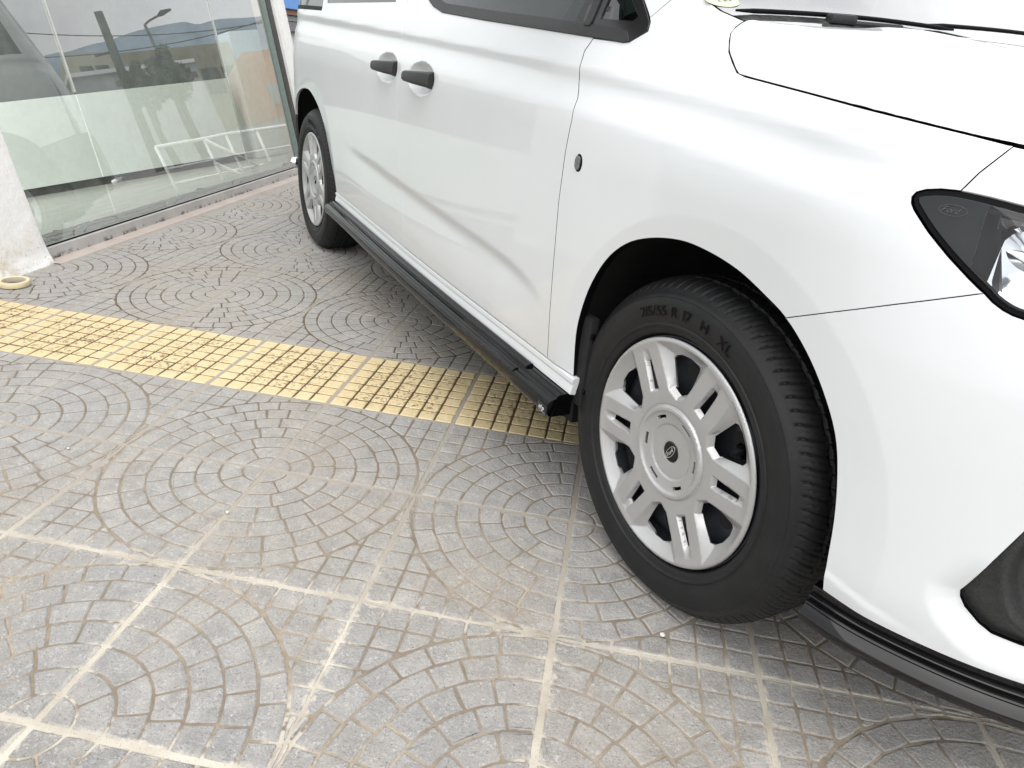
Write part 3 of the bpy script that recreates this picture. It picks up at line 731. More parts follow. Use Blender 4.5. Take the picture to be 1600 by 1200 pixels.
mb=MB(); mb.add([(-.1,-.2,7.05),(L_,-.2,6.40),(L_,4,6.40),(-.1,4,7.05),(-.1,-.2,7.22),(L_,-.2,6.55),(L_,4,6.55),(-.1,4,7.22)],[(0,3,2,1),(4,5,6,7),(0,1,5,4),(1,2,6,5),(2,3,7,6),(3,0,4,7)]); mb.build('roof_edge',simple('shed_edge',(.68,.70,.70),.6,ns=.5),t)
boxthing('orange_building','orange rendered building across the street, reflected at the right of the glass','building',(-25.7,39.0),(-30.5,37.6),2.5,8.05,7.3,8,simple('orange_wall',(.42,.27,.19),.9,ns=.4),(2.0,3.2,3,simple('shop_pane',(.25,.32,.34),.3,ns=1),.1,.9))
# pole, lamp, wires
pa=Vector((-11.95,22.5,0)); zb=gzz(pa); e=empty('utility_pole',(pa.x,pa.y,zb),'dark utility pole reflected in the shop glass, left of the street lamp','pole')
mb=MB(); mb.tube([(0,0,0),(-.26,-.70,6.96-zb)],[.17,.13],12); mb.build('pole_shaft',simple('pole_dark',(.03,.035,.035),.8,ns=6),e,True)
mb=MB(); mb.tube([(-.45,0,5.9-zb),(.2,.1,5.9-zb)],.04,8); mb.build('cross_arm',M['liner'],e)
pa=Vector((-15.45,26.4,0)); zb=gzz(pa); e=empty('street_lamp',(pa.x,pa.y,zb),'tall street lamp with a curved arm, reflected in the shop glass','street lamp')
sd_=Vector((-.97,-.25,0))*.95
mb=MB(); mb.tube([(0,0,0),(0,0,7.45-zb)],[.10,.06],10); mb.tube([(0,0,7.45-zb),tuple(sd_*.25+Vector((0,0,7.55-zb))),tuple(sd_*.75+Vector((0,0,7.65-zb)))],.04,8); mb.build('lamp_post',simple('lamp_grey',(.08,.085,.09),.6,metal=.3,ns=6),e,True)
mb=MB(); mb.tube([tuple(sd_*.65+Vector((0,0,7.63-zb))),tuple(sd_*.85+Vector((0,0,7.70-zb))),tuple(sd_*1.25+Vector((0,0,7.74-zb)))],[.05,.11,.04],10); mb.build('lamp_head',M['liner'],e,True)
for k,(z0,z1) in enumerate(((7.6,5.9),(6.7,6.2))):
    A_=Vector((-9.5,24.1,z0)); B_=Vector((-20.5,22.6,z1)); mb=MB(); mb.tube([A_.lerp(B_,t_)-Vector((0,0,.5*(1-(2*t_-1)**2))) for t_ in np.linspace(0,1,24)],.018,5)
    o=mb.build('overhead_cable',M['liner']); tag(o,('upper' if k==0 else 'lower')+' of two overhead cables strung across the street, in the reflection','cable')
# bushy tree
def tree(cx_,cy_,h0,h1,rad,label):
    c=Vector((cx_,cy_,0)); az_=cx_; zb=gzz(c); e=empty('street_tree',(c.x,c.y,zb),label,'tree'); rr=np.random.default_rng(int(abs(az_)*10))
    mb=MB(); mb.tube([(0,0,0),(.1,0,(h0-zb)*.6),(0,.1,h1-zb-.6)],[.14,.10,.04],8)
    for k in range(6):
        a=k*1.05; mb.tube([(0,0,(h0-zb)*.7),(rad*.5*math.cos(a),rad*.5*math.sin(a),h0-zb+.8)],[.05,.02],6)
    mb.build('trunk',simple('bark',(.07,.05,.035),.9,ns=10),e,True)
    V=[];F=[]
    for _ in range(5200):
        q=rr.normal(0,1,3); q/=np.linalg.norm(q); rad_=rr.uniform(.35,1)**.5*(1+.28*math.sin(q[0]*5+q[2]*4)+.15*math.sin(q[1]*9)); ctr=np.array([q[0]*rad*rad_,q[1]*rad*rad_,(h0+h1)/2-zb+q[2]*(h1-h0)/2*rad_])
        a=rr.normal(0,1,3); a/=np.linalg.norm(a); b=np.cross(a,rr.normal(0,1,3)); b/=np.linalg.norm(b); s_=rr.uniform(.03,.07); n0=len(V)
        V+=[tuple(ctr+a*s_*1.6),tuple(ctr+b*s_*.6),tuple(ctr-a*s_*1.6),tuple(ctr-b*s_*.6)]; F.append((n0,n0+1,n0+2,n0+3))
    mesh('crown',V,F,simple('leaf',(.055,.085,.035),.8,ns=2,namp=.4),e,False)
tree(-12.3,19.3,3.5,4.95,.50,'bushy green tree reflected in front of the street lamp')
tree(-11.45,19.5,3.5,4.75,.38,'smaller bushy green tree reflected beside the utility pole')
# white tubular railing by the kerb
e=empty('white_railing',(-6.6,7.8,.35),'white tubular metal railing reflected low in the shop glass','railing'); e0=Vector(e.location)
rw=simple('railing_white',(.82,.84,.83),.4,ns=20)
TP=[(-6.625,7.741,1.21),(-7.468,7.843,1.132),(-7.888,7.898,1.106),(-8.51,7.998,1.039),(-9.298,8.15,.958),(-10.6,8.4,.86)]
mb=MB(); mb.tube([Vector(q)-e0 for q in TP],.030,8); mb.build('top_rail',rw,e,True)
for dz,rr_ in ((.36,.018),(.60,.018)):
    mb=MB(); mb.tube([Vector(q)-Vector((0,0,dz))-e0 for q in TP],rr_,8); mb.build('lower_rail',rw,e,True)
for q in TP:
    mb=MB(); mb.tube([Vector((q[0],q[1],.2))-e0,Vector(q)-e0],.026,8); mb.build('rail_post',rw,e,True)
for dz in (0,.40):
    mb=MB(); mb.tube([Vector((-7.47,7.80,1.10-dz))-e0,Vector((-8.25,7.95,.45-dz))-e0],.028,8); mb.build('stair_handrail',rw,e,True)

# ------------------------------------------------------------------ the van
van=empty('van',(0,0,0),'white van with silver wheel covers and glossy black side skirt, parked over the yellow strip','van')
PT=M['paint']
ARCHF=[(-.308,.353),(-.311,.420),(-.306,.483),(-.281,.562),(-.237,.635),(-.182,.683),(-.117,.711),(-.040,.727),(.028,.727),(.099,.717),(.160,.698),(.211,.6775),(.258,.643),(.299,.599),(.333,.548),(.353,.493),(.369,.422),(.381,.336),(.386,.304)]
ARCHR=[(-2.330,.353),(-2.353,.403),(-2.428,.486),(-2.515,.589),(-2.630,.674),(-2.759,.727),(-2.860,.735),(-2.969,.717),(-3.080,.66),(-3.155,.56),(-3.19,.45),(-3.20,.30)]
ARCHF=crs(ARCHF,4); ARCHR=crs(ARCHR,4)
NF=len(ARCHF)
IFB=min(range(NF),key=lambda i:abs(ARCHF[i][0]-.211)+abs(ARCHF[i][1]-.6775))
def archdens(s,z): return (np.abs(np.hypot(s-.036,z-.362)-.358-.052)<.014)|(np.abs(np.hypot(s+2.757,z-.36)-.375-.052)<.014)
def doordens(s,z):
    k=archdens(s,z)
    k=k|((np.abs(z-crz(s)+.004)<.022)&(s<-.45)&(s>-2.2))
    for cx,cz in CUPS: k=k|(np.hypot((s-cx)/2.3,z-cz)<.053)
    return k
DOORF=[(-.412,.353),(-.413,.404),(-.415,.484),(-.419,.566),(-.427,.711),(-.424,.812),(-.417,.875),(-.421,.917),(-.436,.946),(-.441,1.004),(-.428,1.0285)]
BS=[(-1.401,.353),(-1.405,.43),(-1.440,.607),(-1.483,.776),(-1.479,.878),(-1.508,.994),(-1.548,1.085)]
FB=[(.211,.6775),(.281,.711),(.356,.746),(.408,.769),(.443,.784)]
HLO=[(.443,.784),(.423,.796),(.391,.817),(.361,.839),(.335,.861)]
HTIP=[(.329,.868),(.3265,.875),(.329,.881),(.338,.8855),(.354,.889),(.375,.8905)]
HTOP=[(.375,.8905),(.410,.8885),(.445,.885),(.53,.875),(.62,.858),(.70,.835)]
HBOT=[(.74,.80),(.72,.775),(.66,.762),(.60,.760),(.54,.761),(.492,.765),(.480,.7665),(.468,.770),(.455,.776),(.443,.784)]
SEAM=[(.4155,.947),(.354,.952),(.257,.962),(.110,.976),(-.034,.989),(-.058,.994),(-.084,1.009),(-.106,1.024),(-.120,1.041),(-.126,1.052),(-.124,1.062),(-.115,1.072)]
WSE=[(-.115,1.072),(-.135,1.077),(-.174,1.087),(-.214,1.103),(-.30,1.150),(-.45,1.240),(-.70,1.385),(-.95,1.52),(-1.12,1.61)]
TRIM=[(-1.354,1.103),(-1.300,1.086),(-1.217,1.071),(-.911,1.054),(-.614,1.040),(-.420,1.0305),(-.344,1.026),(-.329,1.028),(-.300,1.047),(-.305,1.062)]
TRUP=[(-.312,1.070),(-.349,1.103),(-.45,1.175),(-.70,1.330),(-.95,1.465),(-1.10,1.53),(-1.30,1.56)]
# front wing
wing=ARCHF[:IFB+1]+FB[1:]+HLO[1:]+HTIP+[(.385,.913),(.405,.946)]+SEAM[1:]+WSE[1:4]+[(-.262,1.125),(-.286,1.101),(-.312,1.070),(-.305,1.062),(-.300,1.047),(-.329,1.028),(-.344,1.026),(-.428,1.0285)]+DOORF[::-1][1:]
panel('front_wing',wing,PT,van,gap=.0014,h=.010,bh=.007,dens=archdens,fmat=M['seal_and_gap'],depth=.02,holes=[[(-.370+.0165*math.cos(t)*(.8),.800+.0175*math.sin(t)) for t in np.linspace(0,2*math.pi,24,endpoint=False)]],hgap=.0005)
# front door (lower part, below the window)
door=DOORF+[(-.420,1.0305)]+TRIM[1:5][::-1]+[(-1.354,1.103),(-1.40,1.16),(-1.45,1.45),(-1.52,1.45),(-1.53,1.15)]+BS[::-1]
CUPL=[np.array([(cx+.110*math.cos(t),cz+.045*math.sin(t)) for t in np.linspace(0,2*math.pi,90)]) for cx,cz in CUPS]+[np.array([(cx+.100*math.cos(t),cz+.040*math.sin(t)) for t in np.linspace(0,2*math.pi,80)]) for cx,cz in CUPS]
ARL=[np.array([(.036+(.358+.056)*math.cos(t),.362+(.358+.056)*math.sin(t)) for t in np.linspace(math.radians(a),math.radians(b),70)]) for a,b in ((49,-4),(55,165))]
panel('front_door',door,PT,van,extra=[CUPL[1],CUPL[3]],h=.010,dens=doordens,fmat=M['seal_and_gap'],depth=.02)
# sliding door and rear side
rear=BS+[(-1.56,1.15),(-1.56,1.50),(-1.60,1.66),(-3.30,1.66),(-3.45,1.5),(-3.47,1.0),(-3.40,.62),(-3.18,.60)]+[(-3.155,.56),(-3.080,.66),(-2.969,.717),(-2.860,.735),(-2.759,.727),(-2.630,.674),(-2.515,.589),(-2.428,.486),(-2.353,.403),(-2.330,.353)]
rear=BS+[(-1.56,1.15),(-1.56,1.50),(-1.60,1.66),(-3.30,1.66),(-3.45,1.5),(-3.47,1.0),(-3.40,.62),(-3.14,.585)]+[q for q in ARCHR[::-1] if q[1]>.60 or q[0]>-2.8]
RW1=[(-1.66,1.10),(-1.66,1.50),(-2.50,1.52),(-2.55,1.10)]; RW2=[(-2.612,1.079),(-2.612,1.50),(-3.36,1.50),(-3.38,1.30),(-3.36,1.085)]
panel('side_panel',rear,PT,van,extra=[CUPL[0],CUPL[2]],h=.012,bh=.008,dens=doordens,h2=.006,holes=[RW1,RW2],hgap=.001)
for RWq in (RW1,RW2):
    panel('rear_side_glass',RWq,M['dark_glass'],van,h=.05,off=.004,gap=0,flange=False)
panel('window_rubber',[(-3.17,1.078),(-2.612,1.070),(-2.612,1.088),(-3.17,1.098)],M['seal_and_gap'],van,h=.02,off=-.001)
# a pillar, roof rail above the side windows
pil=WSE[3:]+[(-1.20,1.66),(-1.60,1.66),(-1.56,1.50),(-1.45,1.45),(-1.40,1.50),(-1.30,1.555)]+TRUP[:-1][::-1]+[(-.286,1.101),(-.262,1.125)]
pil=WSE[3:]+[(-1.20,1.66),(-1.595,1.66),(-1.555,1.53),(-1.45,1.53),(-1.30,1.56)]+TRUP[:-1][::-1]+[(-.286,1.101),(-.262,1.125)]
panel('front_pillar',pil,PT,van,h=.02)
# side window: black trim band along the belt, door glass, small quarter glass
band=TRIM[:8]+[(-.345,1.045),(-.420,1.052),(-.614,1.063),(-.911,1.077),(-1.217,1.094),(-1.290,1.108),(-1.33,1.15),(-1.36,1.15)]
panel('window_trim',band,M['black_plastic'],van,h=.012,off=-.004,gap=.0005,depth=.02)
qf=[(-.445,1.052),(-.345,1.045),(-.329,1.028),(-.300,1.047),(-.305,1.062),(-.349,1.103),(-.45,1.175),(-.46,1.175)]
panel('quarter_window_frame',qf,M['pillar_black'],van,h=.012,off=-.002,gap=.0005,depth=.02,holes=[[(-.432,1.064),(-.346,1.063),(-.336,1.071),(-.369,1.098),(-.432,1.145)]])
mq=glassmat('green_glass',(.35,.62,.52),.05)
panel('quarter_glass',[(-.436,1.060),(-.342,1.059),(-.333,1.071),(-.366,1.102),(-.436,1.149)],mq,van,h=.02,off=.003,gap=0,flange=False)
panel('door_glass',[(-1.35,1.10),(-1.217,1.085),(-.911,1.068),(-.614,1.055),(-.46,1.048),(-.46,1.18),(-.70,1.335),(-.95,1.47),(-1.10,1.535),(-1.40,1.55),(-1.45,1.45),(-1.38,1.16)],M['dark_glass'],van,h=.03,off=.004,gap=0,flange=False)
panel('window_divider',[(-.462,1.052),(-.446,1.052),(-.452,1.18),(-.468,1.18)],M['black_plastic'],van,h=.02,off=-.007,gap=0,depth=.02)
# bumper
bump_=ARCHF[IFB:]+[(1.62,.304),(1.62,.60),(.95,.64),(.80,.70),(.76,.745),(.66,.755)]+HBOT[3:]+FB[::-1][1:]
FOG=[(.577,.520),(.560,.466),(.547,.416),(.543,.403),(.546,.392),(.556,.378),(.578,.361),(.597,.352),(.633,.349),(.80,.356),(.86,.38),(.87,.46),(.80,.54),(.70,.58),(.62,.575)]
panel('bumper',bump_,PT,van,h=.011,bh=.007,dens=lambda s,z: archdens(s,z)|((polydist(s,z,FOGLINE)<.045)&(z<.52))|((s<.57)&(z<.355)),fmat=M['seal_and_gap'],depth=.02,gap=.0009,holes=[FOG],hgap=.0)
panel('nose_panel',[(.80,.70),(.95,.64),(1.62,.60),(1.62,.84),(.78,.84),(.77,.76)],M['grain_plastic'],van,h=.03,off=.01)
def fogfn(a,b):
    r=np.hypot((a-.715),(b-.470)*1.1); o=.010+.022*(1-sstep(r,.115,.135))-.004*np.exp(-((r-.140)/.007)**2)
    q=SURF(a,b,0.); n=NORM(a,b); base=np.zeros_like(r)
    return SURF(a,np.asarray(b),o)
def numnorm(fn,e=.002):
    def g(a,b):
        n=np.cross(fn(a+e,b)-fn(a-e,b),fn(a,b+e)-fn(a,b-e)); return n/(np.linalg.norm(n,axis=-1,keepdims=True)+1e-12)
    return g
panel('fog_lamp_surround',FOG,M['grain_plastic'],van,h=.007,gap=-.003,fn=fogfn,nf=numnorm(fogfn),flange=False)
# headlight piece: panel above the headlight
panel('nose_corner',[(.405,.946),(.385,.913),(.375,.8905)]+HTOP[1:]+[(.78,.84),(1.62,.84),(1.62,.905),(.80,.915),(.60,.930)],PT,van,h=.014)
# sill in two steps
sill=[(.012,.312),(-.001,.3145),(.0005,.322),(.0035,.3355),(.006,.3370),(.0025,.3385),(.0008,.3405),(.0015,.3495),(.006,.3515),(.02,.352)]
sweep('sill',[(d,z) for d,z in sill],-2.335,-.302,PT,van,ds=.02)
# dark shell behind the gaps
shell=[(-.33,.34),(-.35,.45),(-.33,.52),(-.26,.64),(-.12,.75),(.1,.75),(.20,.72),(.27,.69),(.36,.60),(.41,.42),(.42,.32),(.52,.32),(.52,.36),(.5,.42),(.54,.52),(.60,.60),(.95,.60),(.9,.65),(.46,.75),(.42,.785),(.31,.86),(.31,.90),(.37,.91),(.43,.935),(.43,.95),(.36,.96),(.1,.985),(-.03,.998),(-.10,1.05),(-.13,1.075),(-.2,1.085),(-.28,1.08),(-.35,1.02),(-.9,1.045),(-1.35,1.09),(-1.62,1.09),(-1.62,1.55),(-1.50,1.55),(-1.38,1.12),(-1.38,1.5),(-1.46,1.6),(-3.2,1.6),(-3.44,1.2),(-3.4,.66),(-3.2,.66),(-3.05,.74),(-2.75,.78),(-2.55,.70),(-2.40,.55),(-2.30,.40),(-2.28,.34)]
shell=[(-.33,.34),(-.35,.45),(-.33,.52),(-.26,.64),(-.12,.75),(.1,.75),(.20,.72),(.27,.69),(.36,.60),(.41,.42),(.42,.32),(.50,.32),(.50,.42),(.54,.54),(.60,.60),(.60,.70),(.46,.755),(.42,.775),(.31,.86),(.31,.90),(.37,.91),(.43,.935),(.43,.95),(.36,.96),(.1,.985),(-.03,.998),(-.10,1.05),(-.13,1.075),(-.2,1.085),(-.28,1.08),(-.35,1.02),(-.9,1.045),(-1.35,1.09),(-1.38,1.5),(-1.62,1.5),(-1.62,1.08),(-2.58,1.08),(-2.7,1.06),(-3.3,1.06),(-3.4,.66),(-3.2,.66),(-3.05,.76),(-2.75,.78),(-2.55,.70),(-2.40,.55),(-2.30,.40),(-2.28,.34)]
panel('inner_shell',shell,M['void'],van,h=.03,bh=.02,off=.0125,gap=0,flange=False)
# wheel housings
def housing(pts,y1,nm):
    P=[SURF(s,z,.004) for s,z in pts]; mb=MB(); n=len(P)
    cx,cz=np.mean([p[0] for p in P]),.36
    rows=[[(p[0],p[1],p[2]) for p in P],[(cx+(p[0]-cx)*1.05,p[1]+.012,cz+(p[2]-cz)*1.05) for p in P],[(cx+(p[0]-cx)*1.06,y1,cz+(p[2]-cz)*1.06) for p in P]]
    mb.grid(np.array(rows)); b=len(mb.v); mb.v.append((cx,y1,.3)); 
    for i in range(n-1): mb.f.append((2*n+i,2*n+i+1,b))
    return mb.build(nm,M['liner'],van,True)
housing([(-.308,.20)]+ARCHF+[(.387,.265)],.42,'wheel_arch_liner'); housing([(-2.33,.20)]+ARCHR+[(-3.2,.2)],.42,'wheel_arch_liner')
# liner lip behind the front wheel, with two screws
mb=MB()
lip=[(-.330,.505),(-.296,.500),(-.288,.44),(-.292,.40),(-.290,.33),(-.285,.26),(-.330,.26)]
P0=[(x,.0005-.010,z) for x,z in lip]
mb.box((-.335,-.012,.285),(-.280,.010,.495)); 
lp=mb.build('arch_liner_lip',M['liner'],van,bevel=.006)
for zz_ in (.325,.455):
    mb=MB(); mb.tube([(-.281,-.004,zz_),(-.274,-.004,zz_)],.007,12); mb.build('liner_screw',M['seal_and_gap'],lp)
# underbody
mb=MB()
mb.box((-2.30,.03,.20),(-.36,YC*2-.03,.34)); mb.box((-3.35,.42,.24),(.62,YC*2-.42,.9)); mb.box((.45,.16,.28),(.70,YC*2-.16,.50)); mb.box((-3.45,.15,.30),(-3.20,YC*2-.15,.62))
mb.build('underbody',M['void'],van)
# side skirt in gloss black
sk=[(.012,.3125),(-.006,.3125),(-.022,.3105),(-.026,.3085),(-.028,.3035),(-.042,.2995),(-.0495,.294),(-.0525,.285),(-.0505,.271),(-.0450,.262),(-.036,.2585),(.012,.2585)]
sweep('side_skirt',sk,-2.325,-.300,M['skirt_gloss'],van,ds=.02)
mb=MB()
bd=[(-.003,.3125),(-.003,.3185),(-.010,.3195),(-.020,.3165),(-.0235,.3115),(-.0235,.310)]
sweep('skirt_top_strip',bd,-2.30,-.455,M['skirt_gloss'],van,ds=.02)
sweep('skirt_shoulder',[(-.030,.3022),(-.034,.3048),(-.042,.3032),(-.0475,.2985),(-.0475,.292)],-2.10,-.47,M['skirt_gloss'],van,ds=.02)
# front lip, gloss black with steps
lipP=[(.02,.304),(.0005,.304),(-.0002,.303),(.0012,.2895),(-.0045,.2885),(-.006,.2872),(-.0045,.2795),(-.0100,.2785),(-.0115,.2770),(-.0110,.2745),(-.0225,.2655),(-.0240,.2630),(-.0215,.2500),(-.0190,.2465),(.02,.2455)]
def lof(s): return .006*(1-sstep(s,.36,.45))-.004*sstep(s,.5,.7)
sweep('front_lip',lipP,.372,1.58,M['black_gloss'],van,ds=.010,of=lof)
# small white crease under the bumper: thin fold line
# headlight
HL=HLO[::-1][:0]+HTIP+HTOP[1:]+HBOT+HLO[1:-1]
HL=crs(HTIP+HTOP[1:]+HBOT+HLO[1:],3,True)
ml=glassmat('headlight_lens',(.95,.97,.98),.0,dirt_haze=0,fm=.9)
hl=panel('headlight',HL,M['seal_and_gap'],van,h=.008,bh=.006,gap=.0016,off=.0035,depth=.03,holes=[inset(resample(HL,.006),.0090)],hgap=0)
HLi=inset(resample(HL,.006),.0080)
LA=clip_half([tuple(q) for q in HLi],(1,.12),.415+.12*.84); LB=clip_half([tuple(q) for q in HLi],(-1,-.12),-(.415+.12*.84))
panel('lens',LA,ml,hl,h=.012,bh=.006,gap=0,off=.0015,depth=.004)
panel('smoked_end',LB,simple('smoked_end',(.010,.013,.014),.06,spec=.45,ns=8,namp=.3),hl,h=.008,bh=.005,gap=0,off=.0015,depth=.004)
def hdep(a,b,k):
    dz=(b-.825); return k
panel('housing',inset(resample(HL,.008),.004),simple('headlight_housing',(.010,.012,.013),.65,spec=.1),hl,h=.012,gap=0,off=.032,flange=False)
mb=MB()
def sq(L,o): return [tuple(SURF(s,z,o)) for s,z in L]
# chrome reflector bowls inside
for cs,cz,rw,rh in ((.485,.815,.045,.042),(.585,.815,.05,.040),(.670,.808,.04,.035)):
    G=[]
    for i in range(13):
        r=i/12; row=[]
        for k in range(33):
            t=2*math.pi*k/32; q=SURF(cs+rw*r*max(-1,min(1,1.25*math.cos(t))),cz+rh*r*max(-1,min(1,1.25*math.sin(t))),.030-.020*r*r); row.append(q)
        G.append(row)
    mb.grid(np.array(G))
rf=mb.build('reflector',M['chrome'],hl,True)
mb=MB()
for k,(a,b,o) in enumerate((((.425,.868),(.60,.862),.010),((.440,.835),(.52,.80),.014))):
    G=np.array([[SURF(a[0]+(b[0]-a[0])*u,a[1]+(b[1]-a[1])*u-.016*v*(1 if k==0 else -.7),o+.012*v) for v in np.linspace(0,1,5)] for u in np.linspace(0,1,12)]); mb.grid(G); mb.build('reflector_trim',M['chrome'],hl,True); mb=MB()
mb=MB()
G=np.array([[SURF(.425-.010*v+.035*u,.872-.085*u,.010+.018*v) for v in np.linspace(0,1,5)] for u in np.linspace(0,1,12)]); mb.grid(G)
G=np.array([[SURF(.350+.30*u,.882-.012*u-.010*v,.006+.014*v) for v in np.linspace(0,1,5)] for u in np.linspace(0,1,20)]); mb.grid(G)
mb.build('bezel',simple('bezel_grey',(.09,.095,.10),.3,ns=60),hl,True)
# ---- hood and everything described as a height over (x,y)
_hs=np.linspace(-.4,1.62,240); _hz=np.linspace(.86,1.25,90)
def wingheight(x,y):
    x=np.asarray(x,float); y=np.asarray(y,float)
    sh=x.shape; x=x.ravel(); y=y.ravel()
    ox=np.interp(_hs,_su,_xu); oy=np.interp(_hs,_su,_yu)
    s=np.where(x<.14,x,0.)
    j=np.argmin((ox[None,:]-x[:,None])**2+(oy[None,:]-y[:,None])**2,1); s=np.where(x<.14,x,_hs[j])
    for _ in range(3):   # refine along the outline
        px=np.interp(s,_su,_xu); py=np.interp(s,_su,_yu); tx=np.interp(s,_su,_tx); ty=np.interp(s,_su,_ty)
        s=s+np.where(x<.1,0,((x-px)*tx+(y-py)*ty)*.6)
    px=np.interp(s,_su,_xu); py=np.interp(s,_su,_yu); d=np.hypot(x-px,y-py)
    SS,ZZ=np.meshgrid(s,_hz,indexing='ij'); DD=np.maximum.accumulate(D(SS,ZZ),axis=1)+np.arange(len(_hz))*1e-6
    z=np.array([np.interp(d[i],DD[i],_hz) for i in range(len(d))])
    ext=np.maximum(d-DD[:,-1],0)
    return (z+ext*.8).reshape(sh)
zc=pch([-.4,-.12,-.03,.1,.2,.4,.6,.75,.85,.92],[1.10,1.098,1.096,1.082,1.066,1.025,.972,.925,.88,.80])
def crown(x,y):
    q=np.clip((YC-y)/.82,0,1.3)
    return zc(x)-.030*q*q+.006*np.exp(-((YC-y-.52-.12*x)/.05)**2)
def hood_raw(x,y):
    a=wingheight(x,y); b=crown(x,y); k=.030
    h=np.clip(.5+.5*(b-a)/k,0,1); return b*(1-h)+a*h-k*h*(1-h)
_sq=np.array([SURF(s,z) for s,z in crs(SEAM[::-1],4)]+[SURF(s,.947-.02*(s-.4155)) for s in np.linspace(.43,1.45,40)])
_er=_sq[:,2]-hood_raw(_sq[:,0],_sq[:,1])
def hood_h(x,y):
    x=np.asarray(x,float); y=np.asarray(y,float); h=hood_raw(x,y)
    d=np.sqrt((x.ravel()[:,None]-_sq[None,:,0])**2+(y.ravel()[:,None]-_sq[None,:,1])**2)
    w=1/(d+.004)**3; e=(w*_er).sum(1)/w.sum(1); k=1-sstep(d.min(1),.0,.12)
    return h+(e*k).reshape(h.shape)
def hoodfn(x,y): return np.stack([x,y,hood_h(x,y)],-1)
seam3=[SURF(s,z) for s,z in crs(SEAM[::-1],4)]
edge=[(float(p[0]),float(p[1])) for p in seam3]
def rear_edge_x(y): q=(YC-y)/.82; return -.115+.095*(1-q*q)
ys=np.linspace(edge[0][1]+.03,YC,16)
front=[SURF(s,.947-.02*(s-.4155)) for s in (.47,.55,.65,.75,.85,.95,1.05,1.15,1.3,1.45)]
fe=[(float(p[0]),float(p[1])) for p in front]
hoodpoly=edge+fe+[(float(np.interp(1.6,_su,_xu))-.14,YC)]+[(float(rear_edge_x(y)),float(y)) for y in ys[::-1]]
def hn(x,y,e=.003):
    zx=(hood_h(x+e,y)-hood_h(x-e,y))/(2*e); zy=(hood_h(x,y+e)-hood_h(x,y-e))/(2*e)
    n=np.stack([-zx,-zy,np.ones_like(zx)],-1); return n/np.linalg.norm(n,axis=-1,keepdims=True)
hood=panel('hood',hoodpoly,PT,van,h=.016,bh=.008,fn=hoodfn,nf=hn,depth=.02,gap=.0016,fmat=M['seal_and_gap'],dens=lambda a,b:(b<.16)&(a<.4),h2=.007)
# windscreen
E3=[SURF(s,z,.004) for s,z in WSE]; tt=np.linspace(0,1,40)
Ea=np.array(E3); cl=np.r_[0,np.cumsum(np.linalg.norm(np.diff(Ea,axis=0),axis=1))]; cl/=cl[-1]
def wsc(t,q):
    E_=np.array([np.interp(t,cl,Ea[:,i]) for i in range(3)]); Mx=-.075-1.18*t; Mz=1.088+.66*t-.03*t*t
    k=1-(1-q)**2.2
    return np.array([E_[0]+(Mx-E_[0])*k,E_[1]+(YC-E_[1])*q,E_[2]+(Mz-E_[2])*k])
G=np.array([[wsc(t,q) for q in np.linspace(0,1,24)] for t in tt])
mw=glassmat('windscreen_glass',(.74,.84,.80),.22,dirt_haze=.10,fm=1.5)
mb=MB(); mb.grid(G); ws=mb.build('windscreen',mw,van,True)
# scuttle under the wipers
G=np.array([[ (rear_edge_x(y)-.10*v+.02*(1-v)*0, y, float(hood_h(np.array([rear_edge_x(y)]),np.array([y]))[0])-.014+.004*v) for v in (0,.3,.6,1)] for y in np.linspace(edge[0][1]+.02,YC,24)])
mb=MB(); mb.grid(G); mb.build('scuttle',M['black_plastic'],van,True)
# dashboard and cabin
mb=MB(); mb.box((-.75,.15,.90),(-.15,YC*2-.15,1.045)); mb.build('dashboard',simple('dash_grey',(.13,.14,.14),.7,ns=20),van,bevel=.03)
mb=MB(); mb.box((-3.3,.22,.34),(-.8,YC*2-.22,.42)); mb.box((-1.75,.30,.42),(-1.25,.75,.95)); mb.box((-1.75,1.02,.42),(-1.25,1.47,.95)); mb.build('seats',simple('seat_grey',(.03,.03,.033),.9,ns=60),van,bevel=.03)
mb=MB(); cst=Vector((-.62,1.22,1.10)); R=Matrix.Rotation(math.radians(65),4,'Y')
mb.tube([cst+(R@Vector((.18*math.cos(t),.18*math.sin(t),0))) for t in np.linspace(0,2*math.pi,33)],.014,8,False); mb.tube([cst,cst+Vector((.25,0,-.12))],.03)
mb.tube([cst+R@Vector((0,-.18,0)),cst+R@Vector((0,.18,0))],.02); mb.build('steering_wheel',M['black_plastic'],van,True)
# roof
rs=np.linspace(-3.45,-1.0,40); G=[]
for x in rs:
    e_=SURF(x,1.655); zt=1.80-.10*sstep(x,-1.7,-1.0)-.05*(1-sstep(x,-3.5,-3.2)); row=[]
    for q in np.linspace(0,1,14): row.append((e_[0]+.0*q,e_[1]+(YC-e_[1])*q,1.655+(zt-1.655)*(1-(1-q)**3)))
    G.append(row)
mb=MB(); mb.grid(np.array(G)); roof=mb.build('roof',PT,van,True)
# rear bumper corner (dark), rear light, tail end
panel('rear_bumper',[(-3.205,.30),(-3.19,.45),(-3.145,.58),(-3.40,.615),(-4.5,.62),(-4.5,.32)],simple('rear_bumper_grey',(.05,.055,.055),.5,ns=40),van,h=.03,off=.0)
TG=[(-3.58,1.06),(-3.56,1.58),(-4.45,1.58),(-4.45,1.06)]
panel('tailgate',[(-3.475,.62),(-3.475,1.66),(-4.5,1.66),(-4.5,.62)],PT,van,h=.05,off=.004,holes=[TG])
panel('tailgate_glass',TG,M['dark_glass'],van,h=.05,off=.006,gap=0,flange=False)
mb=MB(); mb.tube([(-3.40,.06,.30),(-3.47,.07,.30)],.028,16); mb.build('exhaust_tip',M['chrome'],van,True)
